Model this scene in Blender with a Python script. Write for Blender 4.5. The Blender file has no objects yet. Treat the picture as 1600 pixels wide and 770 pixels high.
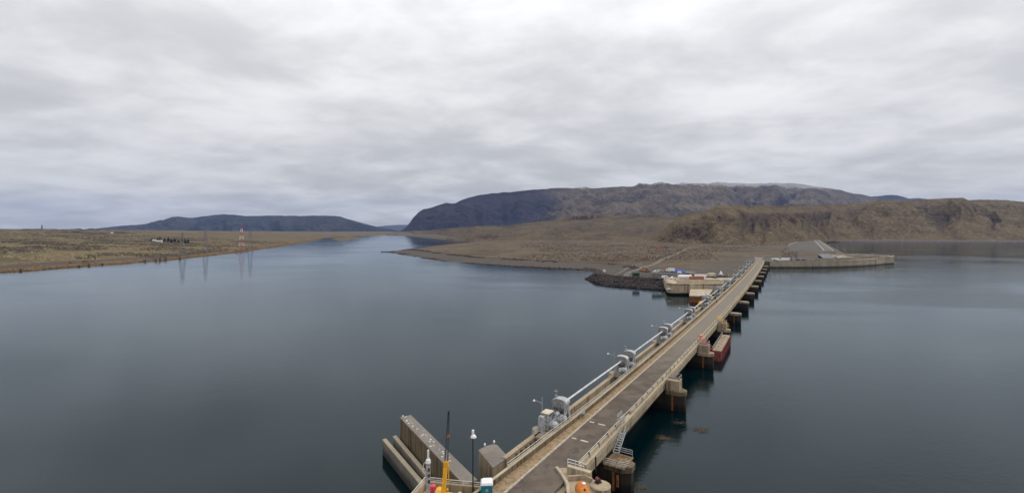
import bpy, bmesh, math, random
import numpy as np
from mathutils import Vector, Matrix
R = math.radians
random.seed(7)
SC = bpy.context.scene
COL = SC.collection

# ------------------------------------------------------------------ camera, sky, sun, exposure
F, YH, HC = 720.0, 358.0, 45.2          # focal length (px of the 1600 px photo), horizon row, eye height above the water
DZ = 7.2                                # deck level above the water
cam = bpy.data.cameras.new('camera')
cam.sensor_width = 36.0
cam.lens = 36.0 * F / 1600.0
cam.shift_y = -(385.0 - YH) / 1600.0
cam.clip_start, cam.clip_end = 0.5, 90000
camo = bpy.data.objects.new('camera', cam)
COL.objects.link(camo)
camo.location = (0, 0, HC)
camo.rotation_euler = (R(90), 0, 0)
SC.camera = camo

SUN_AZ, SUN_EL = R(72), R(36)           # sun to the right of the view, behind the cloud
world = bpy.data.worlds.new('World')
SC.world = world
world.use_nodes = True
wt = world.node_tree
wt.nodes.clear()
def wn(t, **k):
    n = wt.nodes.new(t)
    for a, b in k.items():
        setattr(n, a, b)
    return n
def wl(a, b):
    wt.links.new(a, b)
def wmath(op, a, b=None, c=None, clamp=False):
    n = wn('ShaderNodeMath', operation=op, use_clamp=clamp)
    for i, v in enumerate((a, b, c)):
        if v is None:
            continue
        if isinstance(v, (int, float)):
            n.inputs[i].default_value = v
        else:
            wl(v, n.inputs[i])
    return n.outputs[0]
tc = wn('ShaderNodeTexCoord')
sep = wn('ShaderNodeSeparateXYZ')
wl(tc.outputs['Generated'], sep.inputs[0])
zc = wmath('MAXIMUM', sep.outputs['Z'], 0.0)
den = wmath('ADD', zc, 0.16)
u = wmath('DIVIDE', sep.outputs['X'], den)
v = wmath('DIVIDE', sep.outputs['Y'], den)
uv = wn('ShaderNodeCombineXYZ')
wl(u, uv.inputs[0]); wl(v, uv.inputs[1])
def wnoise(scale, detail, rough, dist, off):
    mp = wn('ShaderNodeMapping')
    mp.inputs['Location'].default_value = off
    mp.inputs['Rotation'].default_value = (0, 0, R(18))
    mp.inputs['Scale'].default_value = (0.9, 1.0, 1)
    wl(uv.outputs[0], mp.inputs[0])
    n = wn('ShaderNodeTexNoise')
    n.inputs['Scale'].default_value = scale
    n.inputs['Detail'].default_value = detail
    n.inputs['Roughness'].default_value = rough
    n.inputs['Distortion'].default_value = dist
    wl(mp.outputs[0], n.inputs['Vector'])
    return n.outputs['Fac']
n1 = wnoise(0.6, 4, 0.5, 0.2, (5.6, 2.9, 0))
n2 = wnoise(2.4, 9, 0.56, 0.25, (1.3, 2.2, 0))
n3 = wnoise(1.25, 8, 0.55, 0.3, (9.3, 4.2, 3))
cl = wmath('ADD', wmath('MULTIPLY', n1, 0.32), wmath('MULTIPLY', n2, 0.38))
cl = wmath('ADD', cl, wmath('MULTIPLY', n3, 0.30))
mr = wn('ShaderNodeMapRange', interpolation_type='SMOOTHSTEP')
mr.inputs['From Min'].default_value = 0.38
mr.inputs['From Max'].default_value = 0.62
mr.inputs['To Min'].default_value = 0.78
mr.inputs['To Max'].default_value = 1.13
wl(cl, mr.inputs[0])
# overcast luminance law: zenith three times the horizon
lum = wmath('MULTIPLY_ADD', zc, 2.0, 1.0)
lum = wmath('MULTIPLY', lum, 1.0 / 3.0)
lum = wmath('MULTIPLY', lum, mr.outputs[0])
tint = wn('ShaderNodeMix', data_type='RGBA')
wl(wmath('MULTIPLY', mr.outputs[0], 0.8, clamp=True), tint.inputs[0])
tint.inputs[6].default_value = (0.92, 0.95, 1.0, 1)
tint.inputs[7].default_value = (1.0, 0.99, 0.99, 1)
colr = wn('ShaderNodeVectorMath', operation='SCALE')
wl(tint.outputs[2], colr.inputs[0]); wl(lum, colr.inputs['Scale'])
bg1 = wn('ShaderNodeBackground')
wl(colr.outputs[0], bg1.inputs[0])
bg1.inputs[1].default_value = 1.58
sky = wn('ShaderNodeTexSky', sky_type='NISHITA')
sky.sun_disc = False
sky.sun_elevation = SUN_EL
sky.sun_rotation = SUN_AZ
bg2 = wn('ShaderNodeBackground')
wl(sky.outputs[0], bg2.inputs[0])
bg2.inputs[1].default_value = 0.006      # the little clear-sky light that comes through the overcast
addw = wn('ShaderNodeAddShader')
wl(bg1.outputs[0], addw.inputs[0]); wl(bg2.outputs[0], addw.inputs[1])
wo = wn('ShaderNodeOutputWorld')
wl(addw.outputs[0], wo.inputs[0])

sl = bpy.data.lights.new('sun', 'SUN')
sl.energy = 1.5
sl.angle = R(10)
sl.color = (1.0, 0.96, 0.9)
so = bpy.data.objects.new('sun', sl)
COL.objects.link(so)
sd = Vector((math.sin(SUN_AZ) * math.cos(SUN_EL), math.cos(SUN_AZ) * math.cos(SUN_EL), math.sin(SUN_EL)))
so.rotation_euler = sd.to_track_quat('Z', 'Y').to_euler()
so.location = (0, 0, 2000)

SC.view_settings.view_transform = 'Standard'
SC.view_settings.look = 'None'
SC.view_settings.exposure = 0.0
SC.view_settings.gamma = 1.0
SC.view_settings.use_curve_mapping = False
SC.render.engine = 'CYCLES'
SC.cycles.use_denoising = True
SC.cycles.max_bounces = 6
SC.cycles.volume_bounces = 1
SC.cycles.caustics_reflective = False
SC.cycles.caustics_refractive = False

# ------------------------------------------------------------------ geometry of the place
def P(x, y, z=0.0):
    """the point at height z that the photograph shows at (x, y)"""
    d = F * (HC - z) / (y - YH)
    return (x - 800.0) / F * d, d

def dam_x(u):
    return -6.61e-5 * u * u + 0.64997 * u - 43.72
def dam_t(u):
    s = -2 * 6.61e-5 * u + 0.64997
    l = math.hypot(s, 1)
    return s / l, 1 / l
def dam(u, t, z=0.0):
    """u along the dam, t across (0 = kerb, + to the right), z above the deck"""
    tx, ty = dam_t(u)
    return Vector((dam_x(u) + ty * t, u - tx * t, DZ + z))
def dam_rot(u):
    tx, ty = dam_t(u)
    return math.atan2(-tx, ty)

# ------------------------------------------------------------------ materials
MATS = {}
class NT:
    def __init__(s, name):
        s.m = bpy.data.materials.new(name)
        s.m.use_nodes = True
        s.t = s.m.node_tree
        s.b = s.t.nodes['Principled BSDF']
        s.geo = s.n('ShaderNodeNewGeometry')
    def n(s, t, **k):
        x = s.t.nodes.new(t)
        for a, b in k.items():
            setattr(x, a, b)
        return x
    def l(s, a, b):
        s.t.links.new(a, b)
    def noise(s, scale=1.0, detail=4, rough=0.55, vec=(1, 1, 1), dist=0.0, off=(0, 0, 0)):
        mp = s.n('ShaderNodeMapping')
        mp.inputs['Scale'].default_value = vec
        mp.inputs['Location'].default_value = off
        s.l(s.geo.outputs['Position'], mp.inputs[0])
        x = s.n('ShaderNodeTexNoise')
        x.inputs['Scale'].default_value = scale
        x.inputs['Detail'].default_value = detail
        x.inputs['Roughness'].default_value = rough
        x.inputs['Distortion'].default_value = dist
        s.l(mp.outputs[0], x.inputs['Vector'])
        return x.outputs['Fac']
    def rng(s, v, a, b, c=0.0, d=1.0):
        x = s.n('ShaderNodeMapRange', interpolation_type='SMOOTHSTEP')
        for i, q in zip(('From Min', 'From Max', 'To Min', 'To Max'), (a, b, c, d)):
            x.inputs[i].default_value = q
        s.l(v, x.inputs[0])
        return x.outputs[0]
    def math(s, op, a, b=0.5, clamp=False):
        x = s.n('ShaderNodeMath', operation=op, use_clamp=clamp)
        for i, q in enumerate((a, b)):
            if isinstance(q, (int, float)):
                x.inputs[i].default_value = q
            else:
                s.l(q, x.inputs[i])
        return x.outputs[0]
    def mix(s, f, a, b, mode='MIX'):
        x = s.n('ShaderNodeMix', data_type='RGBA', blend_type=mode)
        if isinstance(f, (int, float)):
            x.inputs[0].default_value = f
        else:
            s.l(f, x.inputs[0])
        for i, q in ((6, a), (7, b)):
            if isinstance(q, tuple):
                x.inputs[i].default_value = (*q, 1)
            else:
                s.l(q, x.inputs[i])
        return x.outputs[2]
    def attr(s, name):
        x = s.n('ShaderNodeAttribute')
        x.attribute_name = name
        return x.outputs['Fac']
    def bump(s, h, strength, dist):
        x = s.n('ShaderNodeBump')
        x.inputs['Strength'].default_value = strength
        x.inputs['Distance'].default_value = dist
        s.l(h, x.inputs['Height'])
        s.l(x.outputs[0], s.b.inputs['Normal'])
    def col(s, c):
        if isinstance(c, tuple):
            s.b.inputs['Base Color'].default_value = (*c, 1)
        else:
            s.l(c, s.b.inputs['Base Color'])
    def set(s, rough=0.8, metal=0.0, spec=0.3):
        s.b.inputs['Roughness'].default_value = rough
        s.b.inputs['Metallic'].default_value = metal
        s.b.inputs['Specular IOR Level'].default_value = spec
        return s.m

def plain(name, c, var=0.25, scale=2.0, rough=0.6, metal=0.0, bump=0.0):
    t = NT(name)
    f = t.noise(scale, 5, 0.6)
    a = tuple(x * (1 - var) for x in c)
    b = tuple(min(1, x * (1 + var)) for x in c)
    t.col(t.mix(t.rng(f, 0.3, 0.7), a, b))
    if bump:
        t.bump(f, bump, 0.05)
    MATS[name] = t.set(rough, metal)
    return MATS[name]

def concrete(name, base, stain, streak=0.75, spots=0.5):
    t = NT(name)
    big = t.noise(0.12, 5, 0.6)
    mid = t.noise(1.1, 6, 0.65)
    c = t.mix(t.rng(big, 0.35, 0.65), tuple(x * 0.86 for x in base), tuple(x * 1.12 for x in base))
    c = t.mix(t.math('MULTIPLY', t.rng(mid, 0.45, 0.75), spots), c, tuple(x * 0.55 for x in base))
    s1 = t.noise(1.6, 4, 0.6, (1, 1, 0.05))
    s2 = t.noise(0.35, 4, 0.6, (1, 1, 0.12))
    st = t.math('MULTIPLY', t.rng(s1, 0.42, 0.68), t.rng(s2, 0.35, 0.6))
    sepn = t.n('ShaderNodeSeparateXYZ')
    t.l(t.geo.outputs['Normal'], sepn.inputs[0])
    vert = t.rng(t.math('ABSOLUTE', sepn.outputs['Z']), 0.3, 0.7, 1, 0)
    c = t.mix(t.math('MULTIPLY', t.math('MULTIPLY', st, vert), streak), c, stain)
    # waterline: the wet, algae-dark foot of everything that stands in the water
    sp = t.n('ShaderNodeSeparateXYZ')
    t.l(t.geo.outputs['Position'], sp.inputs[0])
    wob = t.math('ADD', sp.outputs['Z'], t.math('MULTIPLY', t.math('SUBTRACT', s2, 0.5), 2.0))
    c = t.mix(t.math('MULTIPLY', t.rng(wob, 0.6, 2.2, 0.85, 0.0), vert), c, tuple(x * 0.25 for x in stain))
    t.col(c)
    t.bump(t.noise(6, 6, 0.7), 0.25, 0.04)
    MATS[name] = t.set(0.9, 0, 0.2)
    return MATS[name]

concrete('concrete', (0.33, 0.264, 0.18), (0.085, 0.058, 0.029), 0.85, 0.65)
concrete('concrete_pale', (0.40, 0.335, 0.24), (0.15, 0.112, 0.064), 0.8, 0.5)
concrete('concrete_stained', (0.16, 0.122, 0.076), (0.030, 0.020, 0.009), 0.95, 0.6)
concrete('concrete_dark', (0.15, 0.115, 0.082), (0.04, 0.026, 0.014), 0.9, 0.7)
concrete('concrete_black', (0.035, 0.027, 0.02), (0.012, 0.009, 0.006), 0.9, 0.7)  # near-black concrete for the pier shafts and the bearings under the deck
concrete('concrete_wing', (0.34, 0.295, 0.225), (0.17, 0.13, 0.08), 0.35, 0.3)
concrete('concrete_grey', (0.19, 0.168, 0.142), (0.10, 0.085, 0.07), 0.8)
plain('sandy', (0.255, 0.182, 0.105), 0.3, 1.4, 0.95)
plain('kerb', (0.36, 0.315, 0.25), 0.25, 2.0, 0.9)
plain('galvanised', (0.37, 0.375, 0.38), 0.3, 2.5, 0.55, 0.15)
plain('hood_grey', (0.24, 0.24, 0.24), 0.3, 1.5, 0.6, 0.1)
plain('galvanised_dark', (0.12, 0.122, 0.125), 0.35, 3.0, 0.55, 0.3)
plain('shaft_white', (0.50, 0.50, 0.50), 0.2, 0.8, 0.55)
plain('white_paint', (0.72, 0.72, 0.72), 0.12, 3.0, 0.5)
plain('rail_paint', (0.50, 0.47, 0.40), 0.2, 2.0, 0.6)
plain('black_steel', (0.018, 0.018, 0.02), 0.3, 2.0, 0.5)
plain('lattice_dark', (0.05, 0.05, 0.075), 0.3, 2.0, 0.6)
plain('gate_steel', (0.022, 0.018, 0.016), 0.5, 0.6, 0.75)
plain('crane_yellow', (0.72, 0.37, 0.025), 0.18, 3.0, 0.45)
plain('red_paint', (0.19, 0.048, 0.046), 0.5, 0.9, 0.55)
plain('pink_paint', (0.60, 0.07, 0.10), 0.25, 2.6, 0.5)
plain('orange_paint', (0.52, 0.16, 0.015), 0.2, 2.6, 0.42)
plain('teal_plastic', (0.006, 0.17, 0.235), 0.12, 1.5, 0.5)
plain('green_paint', (0.015, 0.16, 0.055), 0.25, 1.6, 0.5)
plain('dark_green', (0.012, 0.045, 0.02), 0.3, 1.6, 0.6)
plain('blue_tarp', (0.03, 0.09, 0.50), 0.25, 1.6, 0.5)
plain('navy', (0.05, 0.07, 0.12), 0.3, 1.0, 0.5)
plain('bluegrey_roof', (0.155, 0.16, 0.18), 0.2, 0.5, 0.6)
plain('rust', (0.22, 0.085, 0.03), 0.45, 1.5, 0.9)
plain('rust_red', (0.33, 0.13, 0.075), 0.3, 0.9, 0.85)
plain('timber', (0.17, 0.115, 0.065), 0.45, 1.2, 0.95)
plain('rubber', (0.015, 0.015, 0.015), 0.2, 2.0, 0.9)
plain('glass_dark', (0.02, 0.025, 0.03), 0.1, 1.0, 0.12)
plain('cream', (0.55, 0.48, 0.36), 0.2, 1.5, 0.7)
plain('line_paint', (0.52, 0.45, 0.34), 0.35, 3.0, 0.85)
plain('skin', (0.48, 0.28, 0.2), 0.1, 4.0, 0.6)
plain('shirt_blue', (0.45, 0.52, 0.60), 0.1, 4.0, 0.9)
plain('jeans', (0.10, 0.12, 0.17), 0.15, 4.0, 0.9)
plain('dark_cloth', (0.02, 0.02, 0.025), 0.2, 4.0, 0.9)
plain('conifer', (0.018, 0.028, 0.02), 0.4, 0.5, 0.9)
plain('twig', (0.085, 0.062, 0.048), 0.35, 0.6, 0.95)
plain('weed', (0.07, 0.050, 0.030), 0.4, 1.0, 0.95)
plain('house_white', (0.42, 0.40, 0.37), 0.1, 0.4, 0.8)
plain('roof_grey', (0.14, 0.13, 0.13), 0.2, 0.4, 0.8)
plain('tower_red', (0.50, 0.06, 0.045), 0.15, 0.3, 0.6)
plain('tower_grey', (0.16, 0.165, 0.18), 0.15, 0.3, 0.6)

def m_asphalt():
    t = NT('asphalt')
    a = t.noise(0.22, 6, 0.6)
    b = t.noise(3.5, 5, 0.7)
    tr = t.noise(0.5, 3, 0.5, (1, 1, 1), 0.6, (4, 9, 0))
    c = t.mix(t.rng(a, 0.35, 0.68), (0.082, 0.063, 0.048), (0.132, 0.105, 0.081))
    c = t.mix(t.math('MULTIPLY', t.rng(tr, 0.56, 0.72), 0.6), c, (0.052, 0.044, 0.046))
    # road colour gets paler towards the far end
    sp = t.n('ShaderNodeSeparateXYZ')
    t.l(t.geo.outputs['Position'], sp.inputs[0])
    far = t.rng(t.math('ADD', sp.outputs['Y'], t.math('MULTIPLY', a, 30.0)), 118, 190)
    c = t.mix(t.math('MULTIPLY', far, 0.85), c, (0.20, 0.172, 0.135))
    c = t.mix(t.math('MULTIPLY', t.rng(b, 0.5, 0.8), 0.35), c, (0.18, 0.16, 0.14))
    t.col(c)
    t.bump(b, 0.2, 0.02)
    MATS['asphalt'] = t.set(0.9, 0, 0.25)
m_asphalt()

plain('asphalt_patch', (0.078, 0.066, 0.058), 0.3, 1.5, 0.9)
def m_water():
    t = NT('water')
    w1 = t.noise(0.7, 4, 0.6, (1.0, 1.6, 1.0), 0.3)
    w2 = t.noise(0.09, 4, 0.55, (1.0, 1.6, 1.0), 0.5)
    patch = t.noise(0.0045, 4, 0.6, (1.0, 2.4, 1.0), 0.8)
    h = t.math('ADD', t.math('MULTIPLY', w1, 0.35), t.math('MULTIPLY', w2, 0.45))
    sp = t.n('ShaderNodeSeparateXYZ')
    t.l(t.geo.outputs['Position'], sp.inputs[0])
    # breeze on the reservoir side of the dam, calmer water on the river side
    side = t.rng(t.math('SUBTRACT', sp.outputs['X'], t.math('MULTIPLY', sp.outputs['Y'], 0.5)), -60, 60, 0.55, 1.0)
    st = t.math('MULTIPLY', t.rng(patch, 0.38, 0.66, 0.30, 1.0), side)
    b = t.n('ShaderNodeBump')
    b.inputs['Distance'].default_value = 0.40
    t.l(t.math('MULTIPLY', st, 0.6), b.inputs['Strength'])
    t.l(h, b.inputs['Height'])
    fr = t.n('ShaderNodeFresnel')
    fr.inputs['IOR'].default_value = 1.333
    di = t.n('ShaderNodeBsdfDiffuse')
    di.inputs['Color'].default_value = (0.0002, 0.0066, 0.0082, 1)   # deep green-blue water body
    gl = t.n('ShaderNodeBsdfGlossy')
    gl.inputs['Color'].default_value = (0.76, 0.83, 0.88, 1)
    t.l(t.rng(patch, 0.35, 0.7, 0.025, 0.07), gl.inputs['Roughness'])
    for n_ in (fr, di, gl):
        t.l(b.outputs[0], n_.inputs['Normal'])
    mx = t.n('ShaderNodeMixShader')
    t.l(fr.outputs[0], mx.inputs[0]); t.l(di.outputs[0], mx.inputs[1]); t.l(gl.outputs[0], mx.inputs[2])
    t.t.nodes.remove(t.b)
    t.l(mx.outputs[0], t.t.nodes['Material Output'].inputs['Surface'])
    MATS['water'] = t.m
m_water()

def m_land(name, lo, hi, rock, pale, sc=1.0, rockamt=0.8, mott=0.4, rim=None, snow=None, streaks=0.0, bump=0.5, grains=None):
    t = NT(name)
    a = t.noise(0.006 * sc, 6, 0.6, dist=0.4)
    b = t.noise(0.045 * sc, 6, 0.65)
    cc = t.noise(0.3 * sc, 4, 0.7)
    c = t.mix(t.rng(a, 0.33, 0.67), lo, hi)
    c = t.mix(t.math('MULTIPLY', t.rng(b, 0.48, 0.72), mott), c, pale)
    c = t.mix(t.math('MULTIPLY', t.rng(cc, 0.5, 0.75), mott), c, tuple(x * 0.55 for x in lo))
    rk = t.attr('rock')
    rk = t.math('ADD', rk, t.math('MULTIPLY', t.math('SUBTRACT', b, 0.5), 0.9))
    c = t.mix(t.math('MULTIPLY', t.rng(rk, 0.35, 0.8), rockamt), c, rock)
    if grains:
        g = t.noise(grains, 3, 0.7, (1, 1, 1))
        c = t.mix(t.math('MULTIPLY', t.rng(g, 0.5, 0.66), 0.5), c, tuple(x * 0.5 for x in lo))
        g2 = t.noise(grains * 1.7, 2, 0.6, (1, 1, 1), 0, (40, 3, 9))
        c = t.mix(t.math('MULTIPLY', t.rng(g2, 0.55, 0.7), 0.5), c, pale)
    c = t.mix(t.math('MULTIPLY', t.rng(t.attr('tone'), 0.0, 1.0), 1.0), c, rim if rim else rock)
    if snow:
        sp = t.n('ShaderNodeSeparateXYZ')
        t.l(t.geo.outputs['Position'], sp.inputs[0])
        z = t.math('ADD', sp.outputs['Z'], t.math('MULTIPLY', t.math('SUBTRACT', b, 0.5), 120.0))
        z = t.math('ADD', z, t.math('MULTIPLY', t.math('SUBTRACT', a, 0.5), 120.0))
        c = t.mix(t.rng(z, snow, snow + 70, 0, 0.42), c, (0.5, 0.51, 0.54))
    t.col(c)
    t.bump(t.math('ADD', b, t.math('MULTIPLY', cc, 0.3)), bump, 8.0 / sc)
    MATS[name] = t.set(0.97, 0, 0.1)

m_land('bluff_land', (0.068, 0.049, 0.029), (0.118, 0.089, 0.050), (0.042, 0.029, 0.025), (0.235, 0.18, 0.108), 1.5, 1.0, 0.6, grains=0.13)
m_land('mesa_land', (0.060, 0.046, 0.030), (0.105, 0.078, 0.047), (0.032, 0.022, 0.021), (0.175, 0.136, 0.084), 1.4, 0.95, 0.6, grains=0.11, rim=(0.035, 0.019, 0.02))
m_land('mountain_land', (0.050, 0.039, 0.031), (0.142, 0.110, 0.074), (0.028, 0.022, 0.021), (0.175, 0.136, 0.088), 0.4, 0.95, 0.5, grains=0.02, rim=(0.026, 0.022, 0.031), snow=655)
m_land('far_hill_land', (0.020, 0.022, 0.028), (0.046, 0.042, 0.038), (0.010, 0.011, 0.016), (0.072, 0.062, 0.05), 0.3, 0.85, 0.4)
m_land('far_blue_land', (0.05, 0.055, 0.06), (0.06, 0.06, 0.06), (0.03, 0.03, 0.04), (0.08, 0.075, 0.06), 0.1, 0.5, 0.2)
m_land('left_bank_land', (0.078, 0.060, 0.037), (0.142, 0.108, 0.062), (0.032, 0.025, 0.027), (0.24, 0.185, 0.10), 1.6, 0.95, 0.6, rim=(0.085, 0.066, 0.060), grains=0.35)
m_land('right_bank_land', (0.075, 0.056, 0.038), (0.132, 0.099, 0.067), (0.034, 0.027, 0.023), (0.20, 0.155, 0.105), 1.8, 0.7, 0.6, rim=(0.088, 0.079, 0.069), grains=0.45)
m_land('gravel', (0.085, 0.075, 0.064), (0.122, 0.108, 0.092), (0.08, 0.07, 0.062), (0.20, 0.178, 0.152), 3.0, 0.5, 0.5, grains=0.8)
plain('track', (0.145, 0.125, 0.103), 0.3, 0.15, 0.95)
plain('basalt', (0.040, 0.030, 0.028), 0.55, 0.5, 0.9)
plain('basalt_brown', (0.075, 0.05, 0.04), 0.5, 0.4, 0.9)
plain('sage', (0.056, 0.045, 0.032), 0.4, 0.08, 0.95)
plain('bunchgrass', (0.20, 0.16, 0.08), 0.3, 0.05, 0.95)
plain('reed', (0.20, 0.125, 0.058), 0.35, 0.12, 0.95)
plain('spoil', (0.066, 0.046, 0.032), 0.35, 0.3, 0.95)
plain('spoil_pale', (0.19, 0.14, 0.10), 0.3, 0.3, 0.95)

# ------------------------------------------------------------------ mesh helpers
class MB:
    def __init__(s):
        s.v, s.f, s.mi = [], [], []
    def add(s, vs, fs, mi=0):
        o = len(s.v)
        s.v += [tuple(p) for p in vs]
        s.f += [tuple(i + o for i in q) for q in fs]
        s.mi += [mi] * len(fs)
        return s
    def box(s, x0, x1, y0, y1, z0, z1, mi=0):
        return s.prism([(x0, y0), (x1, y0), (x1, y1), (x0, y1)], z0, z1, mi)
    def prism(s, poly, z0, z1, mi=0, top=None):
        n = len(poly)
        top = top or poly
        vs = [(x, y, z0) for x, y in poly] + [(x, y, z1) for x, y in top]
        fs = [tuple(range(n))[::-1], tuple(range(n, 2 * n))]
        fs += [(i, (i + 1) % n, n + (i + 1) % n, n + i) for i in range(n)]
        return s.add(vs, fs, mi)
    def profile(s, poly, y0, y1, mi=0):
        """outline in x-z, extruded along y"""
        n = len(poly)
        vs = [(x, y0, z) for x, z in poly] + [(x, y1, z) for x, z in poly]
        fs = [tuple(range(n)), tuple(range(n, 2 * n))[::-1]]
        fs += [(i, n + i, n + (i + 1) % n, (i + 1) % n) for i in range(n)]
        return s.add(vs, fs, mi)
    def tube(s, a, b, r, n=6, r2=None, mi=0):
        a, b = Vector(a), Vector(b)
        r2 = r if r2 is None else r2
        d = (b - a).normalized()
        e = d.orthogonal().normalized()
        g = d.cross(e)
        vs = []
        for c, q in ((a, r), (b, r2)):
            for i in range(n):
                w = 2 * math.pi * i / n
                vs.append(c + (e * math.cos(w) + g * math.sin(w)) * q)
        fs = [tuple(range(n))[::-1], tuple(range(n, 2 * n))]
        fs += [(i, (i + 1) % n, n + (i + 1) % n, n + i) for i in range(n)]
        return s.add(vs, fs, mi)
    def path(s, pts, r, n=6, mi=0):
        for a, b in zip(pts[:-1], pts[1:]):
            s.tube(a, b, r, n, mi=mi)
        return s
    def lathe(s, prof, n=12, c=(0, 0, 0), axis='z', mi=0):
        vs = []
        for r, z in prof:
            for i in range(n):
                w = 2 * math.pi * i / n
                x, y = r * math.cos(w), r * math.sin(w)
                q = (x, y, z) if axis == 'z' else ((x, z, y) if axis == 'y' else (z, x, y))
                vs.append((q[0] + c[0], q[1] + c[1], q[2] + c[2]))
        fs = []
        for k in range(len(prof) - 1):
            for i in range(n):
                j = (i + 1) % n
                fs.append((k * n + i, k * n + j, (k + 1) * n + j, (k + 1) * n + i))
        fs.append(tuple(range(n))[::-1])
        fs.append(tuple(range((len(prof) - 1) * n, len(prof) * n)))
        return s.add(vs, fs, mi)
    def sweep(s, us, prof, mi=0, fn=None, close=True):
        """profile (t, z) swept along the dam"""
        fn = fn or dam
        n = len(prof)
        vs, fs = [], []
        for uu in us:
            for t, z in prof:
                vs.append(fn(uu, t, z))
        for k in range(len(us) - 1):
            for i in range(n if close else n - 1):
                j = (i + 1) % n
                fs.append((k * n + i, k * n + j, (k + 1) * n + j, (k + 1) * n + i))
        if close:
            fs.append(tuple(range(n))[::-1])
            fs.append(tuple(range((len(us) - 1) * n, len(us) * n)))
        return s.add(vs, fs, mi)
    def build(s, name, mats, parent=None, smooth=False, bevel=0.0):
        me = bpy.data.meshes.new(name)
        me.from_pydata(s.v, [], s.f)
        if isinstance(mats, str):
            mats = [mats]
        for m in mats:
            me.materials.append(MATS[m])
        if len(mats) > 1:
            me.polygons.foreach_set('material_index', s.mi)
        bm = bmesh.new()
        bm.from_mesh(me)
        bmesh.ops.recalc_face_normals(bm, faces=bm.faces)
        if bevel:
            bmesh.ops.bevel(bm, geom=[e for e in bm.edges if e.is_manifold and e.calc_face_angle() > 0.5], offset=bevel, segments=1, affect='EDGES', clamp_overlap=True)
        bm.to_mesh(me)
        bm.free()
        if smooth:
            me.shade_smooth()
        o = bpy.data.objects.new(name, me)
        COL.objects.link(o)
        if parent:
            o.parent = parent
        return o

def tag(o, label, cat, group=None):
    o['label'] = label
    o['category'] = cat
    if group:
        o['group'] = group
    return o
def thing(name, label, cat, loc=(0, 0, 0), rz=0.0, group=None):
    o = bpy.data.objects.new(name, None)
    COL.objects.link(o)
    o.location = loc
    o.rotation_euler = (0, 0, rz)
    return tag(o, label, cat, group)
def copy_tree(o, parent=None):
    c = o.copy()
    COL.objects.link(c)
    c.parent = parent
    for ch in list(o.children):
        copy_tree(ch, c)
    return c
def structure(o):
    o['kind'] = 'structure'
    return o
def stuff(o, label, cat):
    o['kind'] = 'stuff'
    if label:
        tag(o, label, cat)
    return o

# numpy noise
def _h(ix, iy, seed):
    n = (ix.astype(np.int64) * 374761393 + iy.astype(np.int64) * 668265263 + seed * 974634777) & 0x7fffffff
    n = ((n ^ (n >> 13)) * 1274126177) & 0x7fffffff
    n = n ^ (n >> 16)
    return (n & 0xffff) / 65535.0
def vn(x, y, seed=0):
    x, y = np.asarray(x, float), np.asarray(y, float)
    ix, iy = np.floor(x), np.floor(y)
    fx, fy = x - ix, y - iy
    fx = fx ** 3 * (fx * (fx * 6 - 15) + 10)
    fy = fy ** 3 * (fy * (fy * 6 - 15) + 10)
    a, b = _h(ix, iy, seed), _h(ix + 1, iy, seed)
    c, d = _h(ix, iy + 1, seed), _h(ix + 1, iy + 1, seed)
    return (a * (1 - fx) + b * fx) * (1 - fy) + (c * (1 - fx) + d * fx) * fy
def fbm(x, y, seed=0, oc=5, g=0.5):
    s, a, n = 0.0, 1.0, 0.0
    for i in range(oc):
        s = s + a * vn(x * 2 ** i + 17.3 * i, y * 2 ** i + 9.1 * i, seed + i)
        n += a
        a *= g
    return s / n
def ridged(x, y, seed=0, oc=4, g=0.5):
    s, a, n = 0.0, 1.0, 0.0
    for i in range(oc):
        s = s + a * (1 - np.abs(2 * vn(x * 2 ** i + 5.3 * i, y * 2 ** i + 3.1 * i, seed + i) - 1))
        n += a
        a *= g
    return s / n

def grid_mesh(name, X, Y, Z, mat, attrs=None, smooth=True):
    r, c = X.shape
    vs = np.stack([X, Y, Z], -1).reshape(-1, 3)
    idx = np.arange(r * c).reshape(r, c)
    q = np.stack([idx[:-1, :-1], idx[:-1, 1:], idx[1:, 1:], idx[1:, :-1]], -1).reshape(-1, 4)
    me = bpy.data.meshes.new(name)
    me.vertices.add(len(vs)); me.vertices.foreach_set('co', vs.ravel())
    me.loops.add(q.size); me.loops.foreach_set('vertex_index', q.ravel().astype(np.int32))
    me.polygons.add(len(q))
    me.polygons.foreach_set('loop_start', np.arange(0, q.size, 4, dtype=np.int32))
    me.polygons.foreach_set('loop_total', np.full(len(q), 4, dtype=np.int32))
    me.update(calc_edges=True)
    me.validate()
    for k, v in (attrs or {}).items():
        at = me.attributes.new(k, 'FLOAT', 'POINT')
        at.data.foreach_set('value', np.clip(v, 0, 1).ravel().astype(np.float32))
    me.materials.append(MATS[mat])
    if smooth:
        me.shade_smooth()
    o = bpy.data.objects.new(name, me)
    COL.objects.link(o)
    return structure(o)

def seg_dist(px, py, poly):
    d = np.full(px.shape, 1e18)
    for (ax, ay), (bx, by) in zip(poly[:-1], poly[1:]):
        vx, vy = bx - ax, by - ay
        t = np.clip(((px - ax) * vx + (py - ay) * vy) / (vx * vx + vy * vy), 0, 1)
        d = np.minimum(d, (px - ax - t * vx) ** 2 + (py - ay - t * vy) ** 2)
    return np.sqrt(d)
def inside(px, py, poly):
    r = np.zeros(px.shape, bool)
    n = len(poly)
    for i in range(n):
        (x1, y1), (x2, y2) = poly[i], poly[(i + 1) % n]
        if y1 == y2:
            continue
        c = (y1 > py) != (y2 > py)
        r ^= c & (px < (x2 - x1) * (py - y1) / (y2 - y1) + x1)
    return r
def smooth01(x):
    x = np.clip(x, 0, 1)
    return x * x * (3 - 2 * x)

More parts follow.
